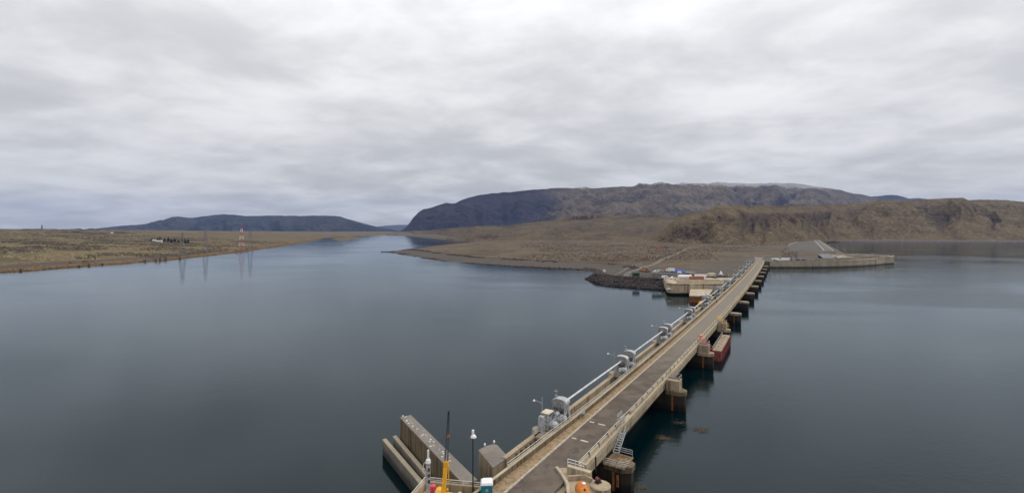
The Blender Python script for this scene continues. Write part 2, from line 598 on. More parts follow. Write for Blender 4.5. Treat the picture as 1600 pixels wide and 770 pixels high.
# ------------------------------------------------------------------ water
wm = MB()
xs = [-16000, -3000, -600, -200, 0, 200, 600, 3000, 16000]
ys = [-600, -100, 60, 150, 300, 600, 1200, 3000, 15500]
for i in range(len(xs)):
    for j in range(len(ys)):
        wm.v.append((xs[i], ys[j], 0.0))
for i in range(len(xs) - 1):
    for j in range(len(ys) - 1):
        a = i * len(ys) + j
        wm.f.append((a, a + len(ys), a + len(ys) + 1, a + 1)); wm.mi.append(0)
structure(wm.build('river', 'water'))

# ------------------------------------------------------------------ hills
def hill(name, x0, x1, nx, foot, footz, ridge, ridged_d, prof, wl, amp, mat, ns=120, seed=1, tone=None, back=0.5, rocky=1.0, warp=0.5, terr=None):
    px = np.linspace(x0, x1, nx)
    a = (px - 800) / F
    Df = np.interp(px, *zip(*foot))
    Dr = np.interp(px, *zip(*ridged_d))
    yr = np.interp(px, *zip(*ridge))
    zr = HC + (YH - yr) / F * Dr
    zf = np.interp(px, *zip(*footz))
    s = np.concatenate([np.linspace(0, 1, ns), 1 + back * np.linspace(0.03, 1, 14) ** 1.5])
    S, A = np.meshgrid(s, a, indexing='ij')
    DF, DR, ZR, ZF = (np.broadcast_to(q, S.shape) for q in (Df, Dr, zr, zf))
    D = DF + S * (DR - DF)
    L = A * (DF + DR) / 2
    W = (DR - DF)
    p = np.interp(S, *zip(*prof))
    if terr:
        pq = p + 0.10 * (fbm(L / (wl * 1.5), S * 2, seed + 41) - 0.5)
        p = p + terr[1] * np.sin(2 * np.pi * terr[0] * pq) / (2 * np.pi * terr[0]) * np.sin(np.pi * np.clip(S, 0, 1)) ** 0.5
    env = np.clip(np.sin(np.pi * np.clip(S, 0, 1)), 0, 1) ** 0.55
    wob = (fbm(L / (wl * 2.2), S * 1.6, seed + 30) - 0.5) * warp * 2.4
    g1 = np.abs(2 * vn(L / wl + wob, S * 0.5, seed) - 1)
    g2 = np.abs(2 * vn(L / (wl * 0.4) + wob * 2.0, S * 1.2, seed + 5) - 1) * 0.6 + np.abs(2 * vn(L / (wl * 0.17) + wob * 3.5, S * 2.6, seed + 6) - 1) * 0.4
    g3 = fbm(L / (wl * 0.14), D / (wl * 0.14), seed + 9, 5, 0.6) - 0.5
    H = ZR - ZF
    gul = 1 - np.clip(0.62 * np.minimum(g1 * 1.5, 1) + 0.38 * np.minimum(g2 * 1.4, 1), 0, 1)
    Z = ZF + H * p
    Z = Z - amp * env * (gul - 0.25) * 1.5 + amp * 0.55 * env * g3
    beh = S > 1
    Z = np.where(beh, ZR - H * 0.9 * ((S - 1) / back) ** 1.2, Z)
    rim = amp * 0.05 * (fbm(L / (wl * 0.16), L * 0, seed + 77, 4) - 0.5) * 2
    Z = Z + rim * np.exp(-((S - 1) / 0.08) ** 2)
    rock = np.clip((gul - 0.30) * 1.8, 0, 1) * env * rocky
    # steep faces show rock
    gz = np.abs(np.gradient(Z, axis=0)) / np.maximum(np.abs(np.gradient(D, axis=0)), 0.1)
    rock = np.clip(rock + np.clip(gz - 0.75, 0, 1) * 0.5, 0, 1)
    tn = tone(px[None, :] + 0 * S, S) if tone else 0 * S
    return grid_mesh(name, A * D, D, Z, mat, {'rock': rock, 'tone': tn})

# dim blue hill seen through the gap
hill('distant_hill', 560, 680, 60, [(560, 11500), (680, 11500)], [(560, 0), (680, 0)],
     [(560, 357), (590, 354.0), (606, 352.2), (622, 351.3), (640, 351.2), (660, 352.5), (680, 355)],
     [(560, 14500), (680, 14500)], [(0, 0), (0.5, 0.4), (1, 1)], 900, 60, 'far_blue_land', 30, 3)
# long blue hill across the river
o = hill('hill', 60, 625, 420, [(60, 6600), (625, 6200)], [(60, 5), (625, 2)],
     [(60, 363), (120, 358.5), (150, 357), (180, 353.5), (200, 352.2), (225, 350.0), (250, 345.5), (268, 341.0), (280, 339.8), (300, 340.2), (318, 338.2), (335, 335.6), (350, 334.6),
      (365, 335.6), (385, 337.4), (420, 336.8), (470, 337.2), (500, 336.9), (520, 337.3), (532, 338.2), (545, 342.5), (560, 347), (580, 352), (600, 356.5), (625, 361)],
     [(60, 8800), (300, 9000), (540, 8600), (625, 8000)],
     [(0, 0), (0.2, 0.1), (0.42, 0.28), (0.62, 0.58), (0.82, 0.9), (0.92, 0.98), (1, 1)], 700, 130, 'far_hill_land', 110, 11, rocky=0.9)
# the main mountain
def mt_tone(px, s):
    # gap end: basalt and talus, plus blue distance haze put into the colour
    w = smooth01((905 - px) / 70 + (fbm(px / 26, s * 5, 4) - 0.5) * 1.4) * 0.8
    return w
o = hill('mountain', 622, 1470, 760, [(622, 5200), (700, 4700), (900, 4300), (1470, 4300)], [(622, -6), (650, 0), (800, 30), (1470, 60)],
     [(622, 363), (629, 359), (634, 355.5), (638, 351), (642, 346), (645, 341), (650, 336), (655, 330.5), (662, 327), (672, 324.5), (682, 321), (690, 318.5), (697, 316.8), (704, 317.8), (712, 317.3), (722, 312.5),
      (735, 308.5), (752, 304.5), (770, 302.3), (800, 299.5), (830, 296.5), (860, 294.5), (905, 293.8), (915, 292.4), (925, 294.2), (960, 292.6), (1000, 292.4), (1050, 290.6),
      (1090, 287.5), (1130, 285.6), (1160, 285.6), (1185, 287.8), (1196, 287.3), (1215, 286.2), (1240, 286.6), (1258, 288.2), (1285, 292.5), (1310, 296.5), (1335, 302.5),
      (1360, 307.2), (1400, 312), (1440, 318), (1470, 324)],
     [(622, 6100), (660, 6400), (800, 7000), (1470, 7400)],
     [(0, 0), (0.2, 0.13), (0.4, 0.3), (0.6, 0.55), (0.8, 0.85), (0.92, 0.97), (1, 1)], 950, 250, 'mountain_land', 150, 21, tone=mt_tone, rocky=0.9, warp=0.9, terr=(7, 0.3))
# dark knoll behind the right end of the mountain
hill('knoll', 1330, 1480, 90, [(1330, 8600), (1480, 8600)], [(1330, 80), (1480, 80)],
     [(1330, 318), (1350, 308), (1372, 306.4), (1388, 304.6), (1400, 304.8), (1412, 307.6), (1420, 310.5), (1435, 309.5), (1446, 310.6), (1462, 314), (1480, 320)],
     [(1330, 10200), (1480, 10200)], [(0, 0), (0.5, 0.45), (1, 1)], 500, 50, 'far_hill_land', 40, 41)
# low mesa between the spit and the mountain
def mesa_tone(px, s):
    r1 = np.exp(-((px - 915) / 24) ** 4) * np.exp(-((s - 0.955) / 0.038) ** 4)
    r2 = np.exp(-((px - 1010) / 26) ** 4) * np.exp(-((s - 0.965) / 0.026) ** 4) * 0.7
    r3 = smooth01((798 - px) / 30) * smooth01((px - 690) / 18) * np.exp(-((s - 0.16) / 0.15) ** 2) * smooth01((fbm(px / 14, s * 7, 8) - 0.28) * 5)
    return np.clip(r1 + r2 + r3 * 0.75, 0, 1) * smooth01((fbm(px / 5, s * 20, 3) - 0.2) * 4)
hill('mesa', 600, 1130, 480, [(600, 3500), (640, 2950), (660, 2500), (700, 1880), (722, 1700), (740, 1600), (800, 1500), (1130, 1420)],
     [(600, -1), (722, -1), (745, 3), (800, 7), (1130, 8)],
     [(600, 363.5), (620, 361.8), (640, 361), (670, 359.8), (700, 356.8), (725, 354.8), (745, 352.8), (770, 352.8), (790, 353.8), (810, 350.5), (830, 347.5), (850, 345.5), (868, 343.5), (885, 340.3),
      (898, 337.0), (930, 335.4), (952, 335.2), (958, 337), (985, 336.8), (1000, 335.4), (1030, 335.4), (1040, 338), (1060, 340), (1100, 341), (1130, 344)],
     [(600, 5200), (640, 4600), (700, 3200), (745, 2700), (850, 2650), (1130, 2700)],
     [(0, 0), (0.04, 0.10), (0.12, 0.2), (0.4, 0.36), (0.6, 0.5), (0.8, 0.70), (0.93, 0.83), (0.955, 0.97), (1, 1)], 230, 20, 'mesa_land', 120, 51, tone=mesa_tone, rocky=0.6, terr=(6, 0.85))
# the gullied bluff on the right
hill('bluff', 940, 2050, 900, [(940, 1360), (1000, 1200), (1040, 1100), (1100, 1045), (1150, 1030), (1200, 1075), (1250, 1250), (1285, 1480), (1310, 1690), (1400, 1700), (1600, 1650), (2050, 1450)],
     [(940, 5), (1200, 5), (1290, 2), (1320, 4), (2050, 4)],
     [(940, 380), (985, 378), (1004, 374), (1022, 366), (1040, 356), (1052, 345), (1064, 337), (1080, 333.5), (1100, 330), (1118, 322.5), (1135, 320.5), (1162, 320.2), (1170, 322.5), (1180, 321), (1230, 321.5), (1290, 320.5),
      (1330, 318.5), (1370, 315.5), (1420, 312.8), (1450, 311.2), (1482, 309.4), (1504, 309.3), (1512, 312.6), (1540, 312), (1570, 312), (1600, 315.5), (1660, 313), (1800, 318), (2050, 312)],
     [(940, 1500), (1000, 1480), (1060, 1560), (1150, 1750), (1250, 2050), (1310, 2400), (1600, 2450), (2050, 2300)],
     [(0, 0), (0.02, 0.035), (0.10, 0.20), (0.22, 0.42), (0.34, 0.60), (0.42, 0.69), (0.5, 0.72), (0.62, 0.80), (0.8, 0.90), (0.93, 0.965), (1, 1)], 200, 44, 'bluff_land', 230, 61, rocky=0.9, warp=0.9, terr=(5, 0.45))

# ------------------------------------------------------------------ left bank
LS = [(-620, -500), (-585, 100), (-552, 350)] + [P(*q) for q in ((0, 425), (50, 422.2), (100, 418), (150, 414), (200, 411), (230, 408), (262, 406.2), (300, 401.6), (330, 398.6), (365, 394.6), (400, 390), (430, 385.8), (455, 382.2), (480, 377.8),
      (498, 374.2), (508, 371.6), (522, 370.4), (540, 369.2), (565, 368.2), (600, 367.2), (640, 367))]
LPOLY = LS + [(-1000, 9500), (-14000, 9500), (-14000, -500)]
a = np.concatenate([np.linspace(-1.9, -1.18, 40), np.linspace(-1.175, -0.2, 560)])
d = np.concatenate([np.linspace(250, 430, 12), 430 * (9400 / 430) ** np.linspace(0.004, 1, 290)])
D, A = np.meshgrid(d, a, indexing='ij')
X = A * D
ds = seg_dist(X, D, LS)
ins = inside(X, D, LPOLY)
jit = (fbm(X / 22, D / 22, 91) - 0.5) * 7
sd_ = np.where(ins, ds, -ds) + jit * np.clip(1 - ds / 60, 0, 1)
sc_ = np.interp(A, [-1.9, -0.98, -0.72, -0.6, -0.5, -0.4, -0.2], [1.0, 1.0, 0.92, 0.74, 0.5, 0.34, 0.2])
pos = np.clip(sd_, 0, None)
Z = np.where(sd_ > 0, 1.6 * smooth01(pos / 10) + 2.2 * smooth01((pos - 18) / 30) + 37.5 * sc_ * (1 - np.exp(-(np.clip(pos - 25, 0, None) / 560) ** 1.15)), sd_ * 0.12)
Z = np.clip(Z, -4, None)
hummock = (fbm(X / 210, D / 120, 93, 5) - 0.5) * 13 * np.clip((pos - 220) / 500, 0, 1) * np.clip(1 - (D - 2600) / 1200, 0.1, 1)
outc = smooth01((fbm(X / 150, D / 75, 97, 4) - 0.52) * 9) * smooth01((pos - 330) / 260) * smooth01((-0.72 - A) / 0.14)
Z = Z + hummock + outc * 4.5 + (fbm(X / 30, D / 30, 95) - 0.5) * 1.1 * np.clip(pos / 60, 0, 1)
Z = np.where(D > 3000, Z * np.clip(1 - (D - 3000) / 8000, 0.25, 1), Z)
rock = outc * smooth01((fbm(X / 60, D / 34, 98, 4) - 0.36) * 6)
tone = np.exp(-((pos - 34) / 15) ** 2) * 0.8 * smooth01((-0.55 - A) / 0.2)
LEFT = grid_mesh('left_bank', X, D, Z, 'left_bank_land', {'rock': rock, 'tone': tone})
def left_z(x, y):
    co = LEFT_RAY.ray_cast(Vector((x, y, 900)), Vector((0, 0, -1)))
    return co[0].z if co[0] else 0.0
from mathutils.bvhtree import BVHTree
def bvh(o):
    me = o.data
    return BVHTree.FromPolygons([v.co.copy() for v in me.vertices], [tuple(p.vertices) for p in me.polygons])
LEFT_RAY = bvh(LEFT)

# small low island at the left bank
isl = [P(*q) for q in ((516, 372.4), (524, 374.6), (531, 377.6), (545, 374.8), (558, 373), (570, 371.6), (556, 370.6), (535, 370.6))]
ix, iy = np.array(isl).T
gx, gy = np.meshgrid(np.linspace(ix.min() - 10, ix.max() + 10, 60), np.linspace(iy.min() - 10, iy.max() + 10, 60))
dd = seg_dist(gx, gy, isl + [isl[0]])
dd = np.where(inside(gx, gy, isl), dd, -dd)
grid_mesh('island', gx, gy, np.clip(dd * 0.12, -2, 3.5) + (fbm(gx / 20, gy / 20, 5) - .5) * 1.2, 'left_bank_land', {'rock': gx * 0, 'tone': gx * 0 + 0.3})

# ------------------------------------------------------------------ right bank
RS1 = [P(*q) for q in ((622, 367.2), (650, 370), (680, 373), (700, 375), (722, 377), (737, 378.6), (722, 380.6), (700, 383), (670, 385.6), (648, 388.2), (628, 391), (603, 393.4), (612, 394.6), (625, 396.6),
       (640, 399.6), (670, 404.2), (700, 408.6), (750, 413), (800, 416), (850, 418.6), (900, 420.6), (925, 423), (934, 428), (948, 436), (1000, 443), (1040, 448))]
damL = [tuple(dam(uu, -4.0)[:2]) for uu in (318, 360, 420, 480, 545)]
WALLP = [P(*q) for q in ((1203, 418), (1240, 418.2), (1280, 418), (1310, 417.4), (1340, 416.2), (1365, 414.6), (1383, 412.6))] + [(500, 603), (511, 617), (516, 632), (511, 650), (495, 661), (470, 666), (450, 666)]
EMB_R = [(455, 672), (517, 734), (1150, 1745)]
RPOLY = RS1 + [(110, 325)] + damL + WALLP + EMB_R + [(1300, 1760), (4000, 1900), (4000, 4000), (-900, 5200)]
a = np.linspace(-0.34, 1.12, 760)
d = 318 * (3300 / 318) ** np.linspace(0, 1, 330)
D, A = np.meshgrid(d, a, indexing='ij')
X = A * D
ds = seg_dist(X, D, RS1)
ins = inside(X, D, RPOLY)
jit = (fbm(X / 16, D / 16, 191) - 0.5) * 8
nat = np.where(ins, ds, -ds) + jit * np.clip(1 - ds / 50, 0, 1)
pos = np.clip(nat, 0, None)
Z = 4.3 * smooth01(pos / 38) + 2.6 * smooth01((pos - 30) / 90) + 0.9 * smooth01((pos - 150) / 400)
yard = smooth01(1 - seg_dist(X, D, [(105, 400), (190, 400), (250, 500), (330, 600), (450, 650)]) / 70)
Z = Z * (1 - yard) + yard * np.minimum(7.0, 6.6 * smooth01(pos / 26) + 0.4)
Z = Z + (fbm(X / 40, D / 40, 193) - 0.5) * 1.4 * np.clip(pos / 60, 0, 1) * (1 - yard)
Z = Z + ridged(X / 17, D / 17, 195, 3) * 1.9 * smooth01((pos - 70) / 60) * (1 - yard)
# raised shelf along the spit
Z = Z + 1.2 * np.exp(-((pos - 46) / 10) ** 2) * (1 - yard)
Z = np.where(ins | (nat > 0), Z, np.where(ds < 60, nat * 0.12, -4))
Z = np.where(seg_dist(X, D, WALLP) < 9, -4, Z)
Z = np.clip(Z, -4, None)
rock = np.exp(-((pos - 40) / 5) ** 2) * 0.9 + smooth01(1 - pos / 9) * .8 + smooth01((fbm(X / 40, D / 12, 77) - .55) * 8) * smooth01((42 - pos) / 10) * .5
tone = yard * 0.85 * smooth01((fbm(X / 30, D / 18, 197) - 0.25) * 4)
tone = np.maximum(tone, smooth01((fbm(X / 160, D / 40, 198) - 0.56) * 8) * 0.55)
shore = smooth01((44 - pos + jit * 1.5) / 10)
tone = np.maximum(tone, shore * (0.75 + 0.25 * np.sin(pos * 0.55 + 3 * fbm(X / 60, D / 60, 199))))
RIGHT = grid_mesh('right_bank', X, D, Z, 'right_bank_land', {'rock': rock, 'tone': tone})
RIGHT_RAY = bvh(RIGHT)
def right_z(x, y):
    co = RIGHT_RAY.ray_cast(Vector((x, y, 900)), Vector((0, 0, -1)))
    return co[0].z if co[0] else 0.0

# pale vehicle tracks on the right bank
def track(pts, w):
    m = MB()
    pl = [P(x, y, 7.5) for x, y in pts]
    ln = []
    for (x1, y1), (x2, y2) in zip(pl[:-1], pl[1:]):
        n = max(2, int(math.hypot(x2 - x1, y2 - y1) / 3))
        ln += [(x1 + (x2 - x1) * i / n, y1 + (y2 - y1) * i / n) for i in range(n)]
    ln.append(pl[-1])
    vs = []
    for i, (x, y) in enumerate(ln):
        x2, y2 = ln[min(i + 1, len(ln) - 1)]
        x1, y1 = ln[max(i - 1, 0)]
        dx, dy = x2 - x1, y2 - y1
        l = math.hypot(dx, dy) or 1
        for k in (-1, -0.33, 0.33, 1):
            qx, qy = x + dy / l * w * k / 2, y - dx / l * w * k / 2
            vs.append((qx, qy, right_z(qx, qy) + 0.22))
    fs = [(i * 4 + j, i * 4 + j + 1, i * 4 + j + 5, i * 4 + j + 4) for i in range(len(ln) - 1) for j in range(3)]
    m.add(vs, fs)
    return structure(m.build('track', 'track'))
track([(975, 425), (1000, 416), (1020, 411), (1040, 405), (1060, 396), (1075, 389), (1110, 384), (1150, 384.5), (1195, 385)], 5.5)
track([(960, 421), (985, 413), (1003, 409)], 3)
track([(880, 401), (940, 398), (985, 393), (1050, 391)], 4)
track([(1000, 381.5), (930, 380), (860, 379.6), (790, 381)], 7)

# ------------------------------------------------------------------ embankment dam, its crest and riprap
m = MB()
CR = [(X_, Y_) for X_, Y_ in ((1128, 1785), (1176, 1785), (517, 734), (400, 676), (415, 700), (498, 790), (600, 985))]
def off(q, k):
    return (q[0] + k[0], q[1] + k[1])
crest = [(1136, 1790), (1178, 1790), (524, 745), (500, 738), (452, 742), (470, 780), (590, 985)]
outer = [(1112, 1800), (1196, 1785), (540, 722), (490, 690), (395, 690), (420, 745), (556, 995)]
m.prism(outer, 0.5, 10.4, 0, crest)
emb = structure(m.build('embankment', 'gravel'))
at = emb.data.attributes.new('rock', 'FLOAT', 'POINT')
m = MB()
def strip(m, pts, w, z):
    vs = []
    for i, (x, y) in enumerate(pts):
        x2, y2 = pts[min(i + 1, len(pts) - 1)]
        x1, y1 = pts[max(i - 1, 0)]
        l = math.hypot(x2 - x1, y2 - y1)
        nx, ny = (y2 - y1) / l, -(x2 - x1) / l
        vs += [(x - nx * w / 2, y - ny * w / 2, z), (x + nx * w / 2, y + ny * w / 2, z)]
    m.add(vs, [(2 * i, 2 * i + 1, 2 * i + 3, 2 * i + 2) for i in range(len(pts) - 1)])
def lerp2(a, b, t):
    return (a[0] + (b[0] - a[0]) * t, a[1] + (b[1] - a[1]) * t)
strip(m, [lerp2((1171, 1786), (515, 747), t) for t in np.linspace(0, 1, 12)], 8, 10.47)
plain('crest_road', (0.105, 0.10, 0.10), 0.2, 0.1, 0.9)
structure(m.build('road', 'crest_road'))
for dx, w in ((-5.6, 1.6), (5.0, 1.2)):
    m = MB()
    strip(m, [lerp2((1171 + dx, 1786 - dx * 0.62), (515 + dx, 748 - dx * 0.62), t) for t in np.linspace(0, 1, 12)], w * .7, 10.53)
    structure(m.build('road_line', 'line_paint'))
m = MB()
strip(m, [lerp2((1141, 1790), (590, 985), t) for t in np.linspace(0, 1, 8)], 6, 10.47)
structure(m.build('track', 'track'))
# road leaving the end of the dam and bending onto the embankment
m = MB()
def bez(p, n):
    out = []
    for i in range(n + 1):
        t = i / n
        q = [Vector((*c, 0)) for c in p]
        while len(q) > 1:
            q = [a_.lerp(b_, t) for a_, b_ in zip(q[:-1], q[1:])]
        out.append((q[0].x, q[0].y))
    return out
e0 = dam(540, 2.8); e1 = dam(585, 2.8)
rp = bez([e0[:2], e1[:2], (345, 680), (400, 705), (500, 735)], 24)
for (ax, ay) in []:
    pass
strip(m, rp, 7.5, 7.3)
structure(m.build('road', 'asphalt'))
for sgn in (-1, 1):
    m = MB()
    q = []
    for i, (x, y) in enumerate(rp):
        x2, y2 = rp[min(i + 1, len(rp) - 1)]; x1, y1 = rp[max(i - 1, 0)]
        l = math.hypot(x2 - x1, y2 - y1)
        q.append((x + (y2 - y1) / l * 4.4 * sgn, y - (x2 - x1) / l * 4.4 * sgn))
    for (x1, y1), (x2, y2) in zip(q[:-1], q[1:]):
        m.tube((x1, y1, 8.0), (x2, y2, 8.0), 0.16, 4)
        m.tube((x1, y1, 6.8), (x1, y1, 8.1), 0.1, 4)
    tag(m.build('guard_rail', 'kerb'), ('outer' if sgn < 0 else 'inner') + ' guard rail of the road bending off the far end of the dam', 'guard rail', 'guard rails at the far road bend')
# fill under that road and the yard by the far wall
m = MB()
m.prism([tuple(dam(536, -3)[:2]), (310, 545), (362, 546), (388, 552), (420, 563), (450, 578.5), (483, 601), (500, 612), (510, 624), (508, 640), (490, 656), (460, 662), (455, 690), (470, 765), (360, 735), (300, 660), tuple(dam(560, -9)[:2])], 0.0, 7.12)
structure(m.build('yard_fill', 'gravel'))

# ------------------------------------------------------------------ loose rock
ICO = None
def rocks(name, pts, mat, label, cat, smin, smax, flat=0.8, top=False):
    """many boulders joined in one mesh"""
    global ICO
    if ICO is None:
        bm = bmesh.new()
        bmesh.ops.create_icosphere(bm, subdivisions=1, radius=1)
        v1 = np.array([v.co[:] for v in bm.verts]); f1 = np.array([[v.index for v in f.verts] for f in bm.faces])
        bm.free()
        ICO = (v1, f1)
    v1, f1 = ICO
    rg = np.random.default_rng(5)
    n = len(pts)
    pts = np.array(pts)
    s = rg.uniform(0, 1, (n, 1, 1)) ** 2 * (smax - smin) + smin
    V = v1[None] * (1 + rg.uniform(-0.3, 0.25, (n, len(v1), 1)))
    V = V * s * np.stack([rg.uniform(0.8, 1.4, n), rg.uniform(0.8, 1.4, n), rg.uniform(0.6, 1.0, n) * flat], -1)[:, None, :]
    th = rg.uniform(0, 6.28, n)
    c, q = np.cos(th)[:, None], np.sin(th)[:, None]
    V = np.stack([V[..., 0] * c - V[..., 1] * q, V[..., 0] * q + V[..., 1] * c, V[..., 2]], -1) + pts[:, None, :]
    Fc = f1[None] + (np.arange(n) * len(v1))[:, None, None]
    me = bpy.data.meshes.new(name)
    me.from_pydata(V.reshape(-1, 3).tolist(), [], Fc.reshape(-1, 3).tolist())
    me.materials.append(MATS[mat])
    o = bpy.data.objects.new(name, me)
    COL.objects.link(o)
    if top:
        return stuff(o, None, None)
    return stuff(o, label, cat)
# the rock jetty by the yard
JT = [P(*q, 5.6) for q in ((934, 427.5), (960, 430), (1000, 432.5), (1046, 436))]
JW = [P(*q, 0) for q in ((915, 435.5), (945, 446.5), (1000, 450.5), (1048, 454))]
JB = [(75, 425), (92, 408), (115, 392), (135, 378)]
m = MB()
vs = []
for a_, b_, c_ in zip(JW, JT, JB):
    vs += [(*a_, -1.0), (*b_, 5.0), (*c_, 3.4), (c_[0], c_[1] + 6, -1)]
m.add(vs, [(4 * i + j, 4 * i + j + 1, 4 * i + j + 5, 4 * i + j + 4) for i in range(3) for j in range(3)] + [(0, 1, 2, 3)])
structure(m.build('jetty_core', 'basalt_brown'))
pts = []
for i in range(3000):
    t = random.random() * 3; k = min(int(t), 2); t -= k
    a_, b_ = lerp2(JW[k], JW[k + 1], t), lerp2(JT[k], JT[k + 1], t)
    w = random.random() ** 0.9
    p = lerp2(a_, b_, w)
    pts.append((p[0] + random.uniform(-.4, .4), p[1] + random.uniform(-.4, .4), 5.3 * w + random.uniform(-0.2, 0.35)))
for i in range(260):
    c0 = (80, 416)
    an = random.uniform(2.4, 4.8)
    w = random.random()
    pts.append((c0[0] + math.cos(an) * (5 + 9 * w), c0[1] + math.sin(an) * (5 + 9 * w), 5.2 * (1 - w)))
rocks('riprap', pts, 'basalt', 'dark basalt boulders piled on the jetty beside the concrete abutment', 'rocks', 0.35, 1.15)
pts = []
RB = [P(*q, 1.0) for q in ((905, 420.5), (926, 423), (934, 427), (940, 431))]
for i in range(700):
    t = random.random() * 3; k = min(int(t), 2); t -= k
    p = lerp2(RB[k], RB[k + 1], t)
    w = random.uniform(0, 20)
    x, y = p[0] + w * 0.5, p[1] + w
    pts.append((x, y, right_z(x, y) + 0.15))
rocks('riprap', pts, 'basalt_brown', 'loose brown rocks on the shore just left of the dark jetty', 'rocks', 0.3, 0.9)
pts = []
for i in range(2600):
    t = random.random() ** 0.6
    a_ = lerp2((1196, 1785), (535, 722), t); w = random.random()
    pts.append((a_[0] + 4 - w * 14, a_[1] - 2 + w * 8, -0.3 + w * 8.5))
for i in range(900):
    t = random.random()
    a_ = lerp2((590, 985), (425, 722), t); w = random.random()
    pts.append((a_[0] - w * 24, a_[1] + w * 6, 9.0 - w * 5))
rocks('riprap', pts, 'basalt_brown', 'brown riprap rocks on both flanks of the gravel embankment', 'rocks', 0.4, 1.1)
# stones along the spit's waterline and its cut bank
pts = []
sp_ = RS1[10:23]
for (a_, b_) in zip(sp_[:-1], sp_[1:]):
    l = math.dist(a_, b_)
    nx_, ny_ = (b_[1] - a_[1]) / l, -(b_[0] - a_[0]) / l
    for i in range(int(l * 7)):
        q = lerp2(a_, b_, random.random())
        w = -random.choice((abs(random.gauss(0, 4)) - 1.5, abs(random.gauss(0, 3)), random.gauss(39, 3)))
        x, y = q[0] + nx_ * w, q[1] + ny_ * w
        if fbm(np.array(x / 25), np.array(y / 25), 66) > .42:
            pts.append((x, y, max(right_z(x, y), -.2) + .05))
tip = RS1[11]
for i in range(160):
    t_ = random.random()
    pts.append((tip[0] - 8 + 40 * t_ + random.gauss(0, 2), tip[1] - 2 + random.gauss(0, 3 + 5 * t_), random.uniform(-.2, .6)))
rocks('shore_stones', pts, 'basalt', 'dark stones scattered along the waterline of the brown spit', 'stones', 0.4, 1.5)
# dark stony shoreline under the bluff
m = MB()
bx = [px for px in np.linspace(1290, 2050, 140)]
prof = []
for px in bx:
    a_ = (px - 800) / F
    df = np.interp(px, [1290, 1310, 1400, 1600, 2050], [1640, 1672, 1680, 1630, 1432])
    w = random.uniform(-2, 2)
    for dd_, z in ((-8 + w, -0.6), (0 + w, 2.6), (10, 5.0), (34, 5.4), (44, 3.0)):
        prof.append((a_ * (df + dd_), df + dd_, z))
m.add(prof, [(5 * i + j, 5 * i + j + 1, 5 * i + j + 6, 5 * i + j + 5) for i in range(len(bx) - 1) for j in range(4)])
plain('shore_stone', (0.085, 0.065, 0.062), 0.4, 0.15, 0.95)
structure(m.build('shore', 'shore_stone'))
# low dark pontoon of rock off that shore
pts = [(1080 + random.gauss(0, 26), 1590 + random.gauss(0, 7), random.uniform(-0.3, 0.9)) for i in range(160)]
rocks('rock_bar', pts, 'basalt', 'low dark rock bar in the water below the bluff', 'rocks', 1.0, 3.2)

# ------------------------------------------------------------------ scrub, reeds, spoil heaps (uncountable)
def domes(name, pts, mat, label, cat, smin, smax, hgt, sides=5):
    rg = np.random.default_rng(11)
    n = len(pts)
    pts = np.array(pts)
    k = np.arange(sides) * 2 * np.pi / sides
    ring0 = np.stack([np.cos(k), np.sin(k), 0 * k], -1)
    ring1 = np.stack([0.7 * np.cos(k + .5), 0.7 * np.sin(k + .5), 0 * k + 0.62], -1)
    v1 = np.concatenate([ring0, ring1, [[0, 0, 1.0]]])
    f1 = []
    for i in range(sides):
        j = (i + 1) % sides
        f1 += [(i, j, sides + i), (j, sides + j, sides + i), (sides + i, sides + j, 2 * sides)]
    f1 = np.array(f1)
    s = rg.uniform(0, 1, (n, 1, 1)) ** 1.8 * (smax - smin) + smin
    V = v1[None] * (1 + rg.uniform(-0.32, 0.32, (n, len(v1), 1))) * s
    V[..., 2] *= hgt
    th = rg.uniform(0, 6.28, n)
    c, q = np.cos(th)[:, None], np.sin(th)[:, None]
    V = np.stack([V[..., 0] * c - V[..., 1] * q, V[..., 0] * q + V[..., 1] * c, V[..., 2]], -1) + pts[:, None, :]
    Fc = f1[None] + (np.arange(n) * len(v1))[:, None, None]
    me = bpy.data.meshes.new(name)
    me.from_pydata(V.reshape(-1, 3).tolist(), [], Fc.reshape(-1, 3).tolist())
    me.materials.append(MATS[mat])
    o = bpy.data.objects.new(name, me)
    COL.objects.link(o)
    return stuff(o, label, cat)
rg = np.random.default_rng(3)
def scatter_left(n, dmin, thr, seed, sc=60.0, dmax=1500):
    aa = rg.uniform(-1.25, -0.42, n * 4)
    dd_ = 440 * (dmax / 440) ** rg.uniform(0, 1, n * 4)
    x = aa * dd_
    s_ = seg_dist(x, dd_, LS)
    k = inside(x, dd_, LPOLY) & (s_ > dmin) & (fbm(x / sc, dd_ / sc, seed, 4) > thr)
    x, y = x[k][:n], dd_[k][:n]
    return [(x_, y_, left_z(x_, y_) - 0.05) for x_, y_ in zip(x, y)]
domes('sagebrush', scatter_left(15000, 22, 0.47, 201), 'sage', 'dark grey-green sagebrush scattered over the left bank', 'sagebrush', 0.5, 1.6, 0.85)
domes('bunchgrass', scatter_left(12000, 45, 0.5, 207, 90.0), 'bunchgrass', 'pale yellow bunchgrass tufts on the left bank', 'grass', 0.5, 1.4, 0.6)
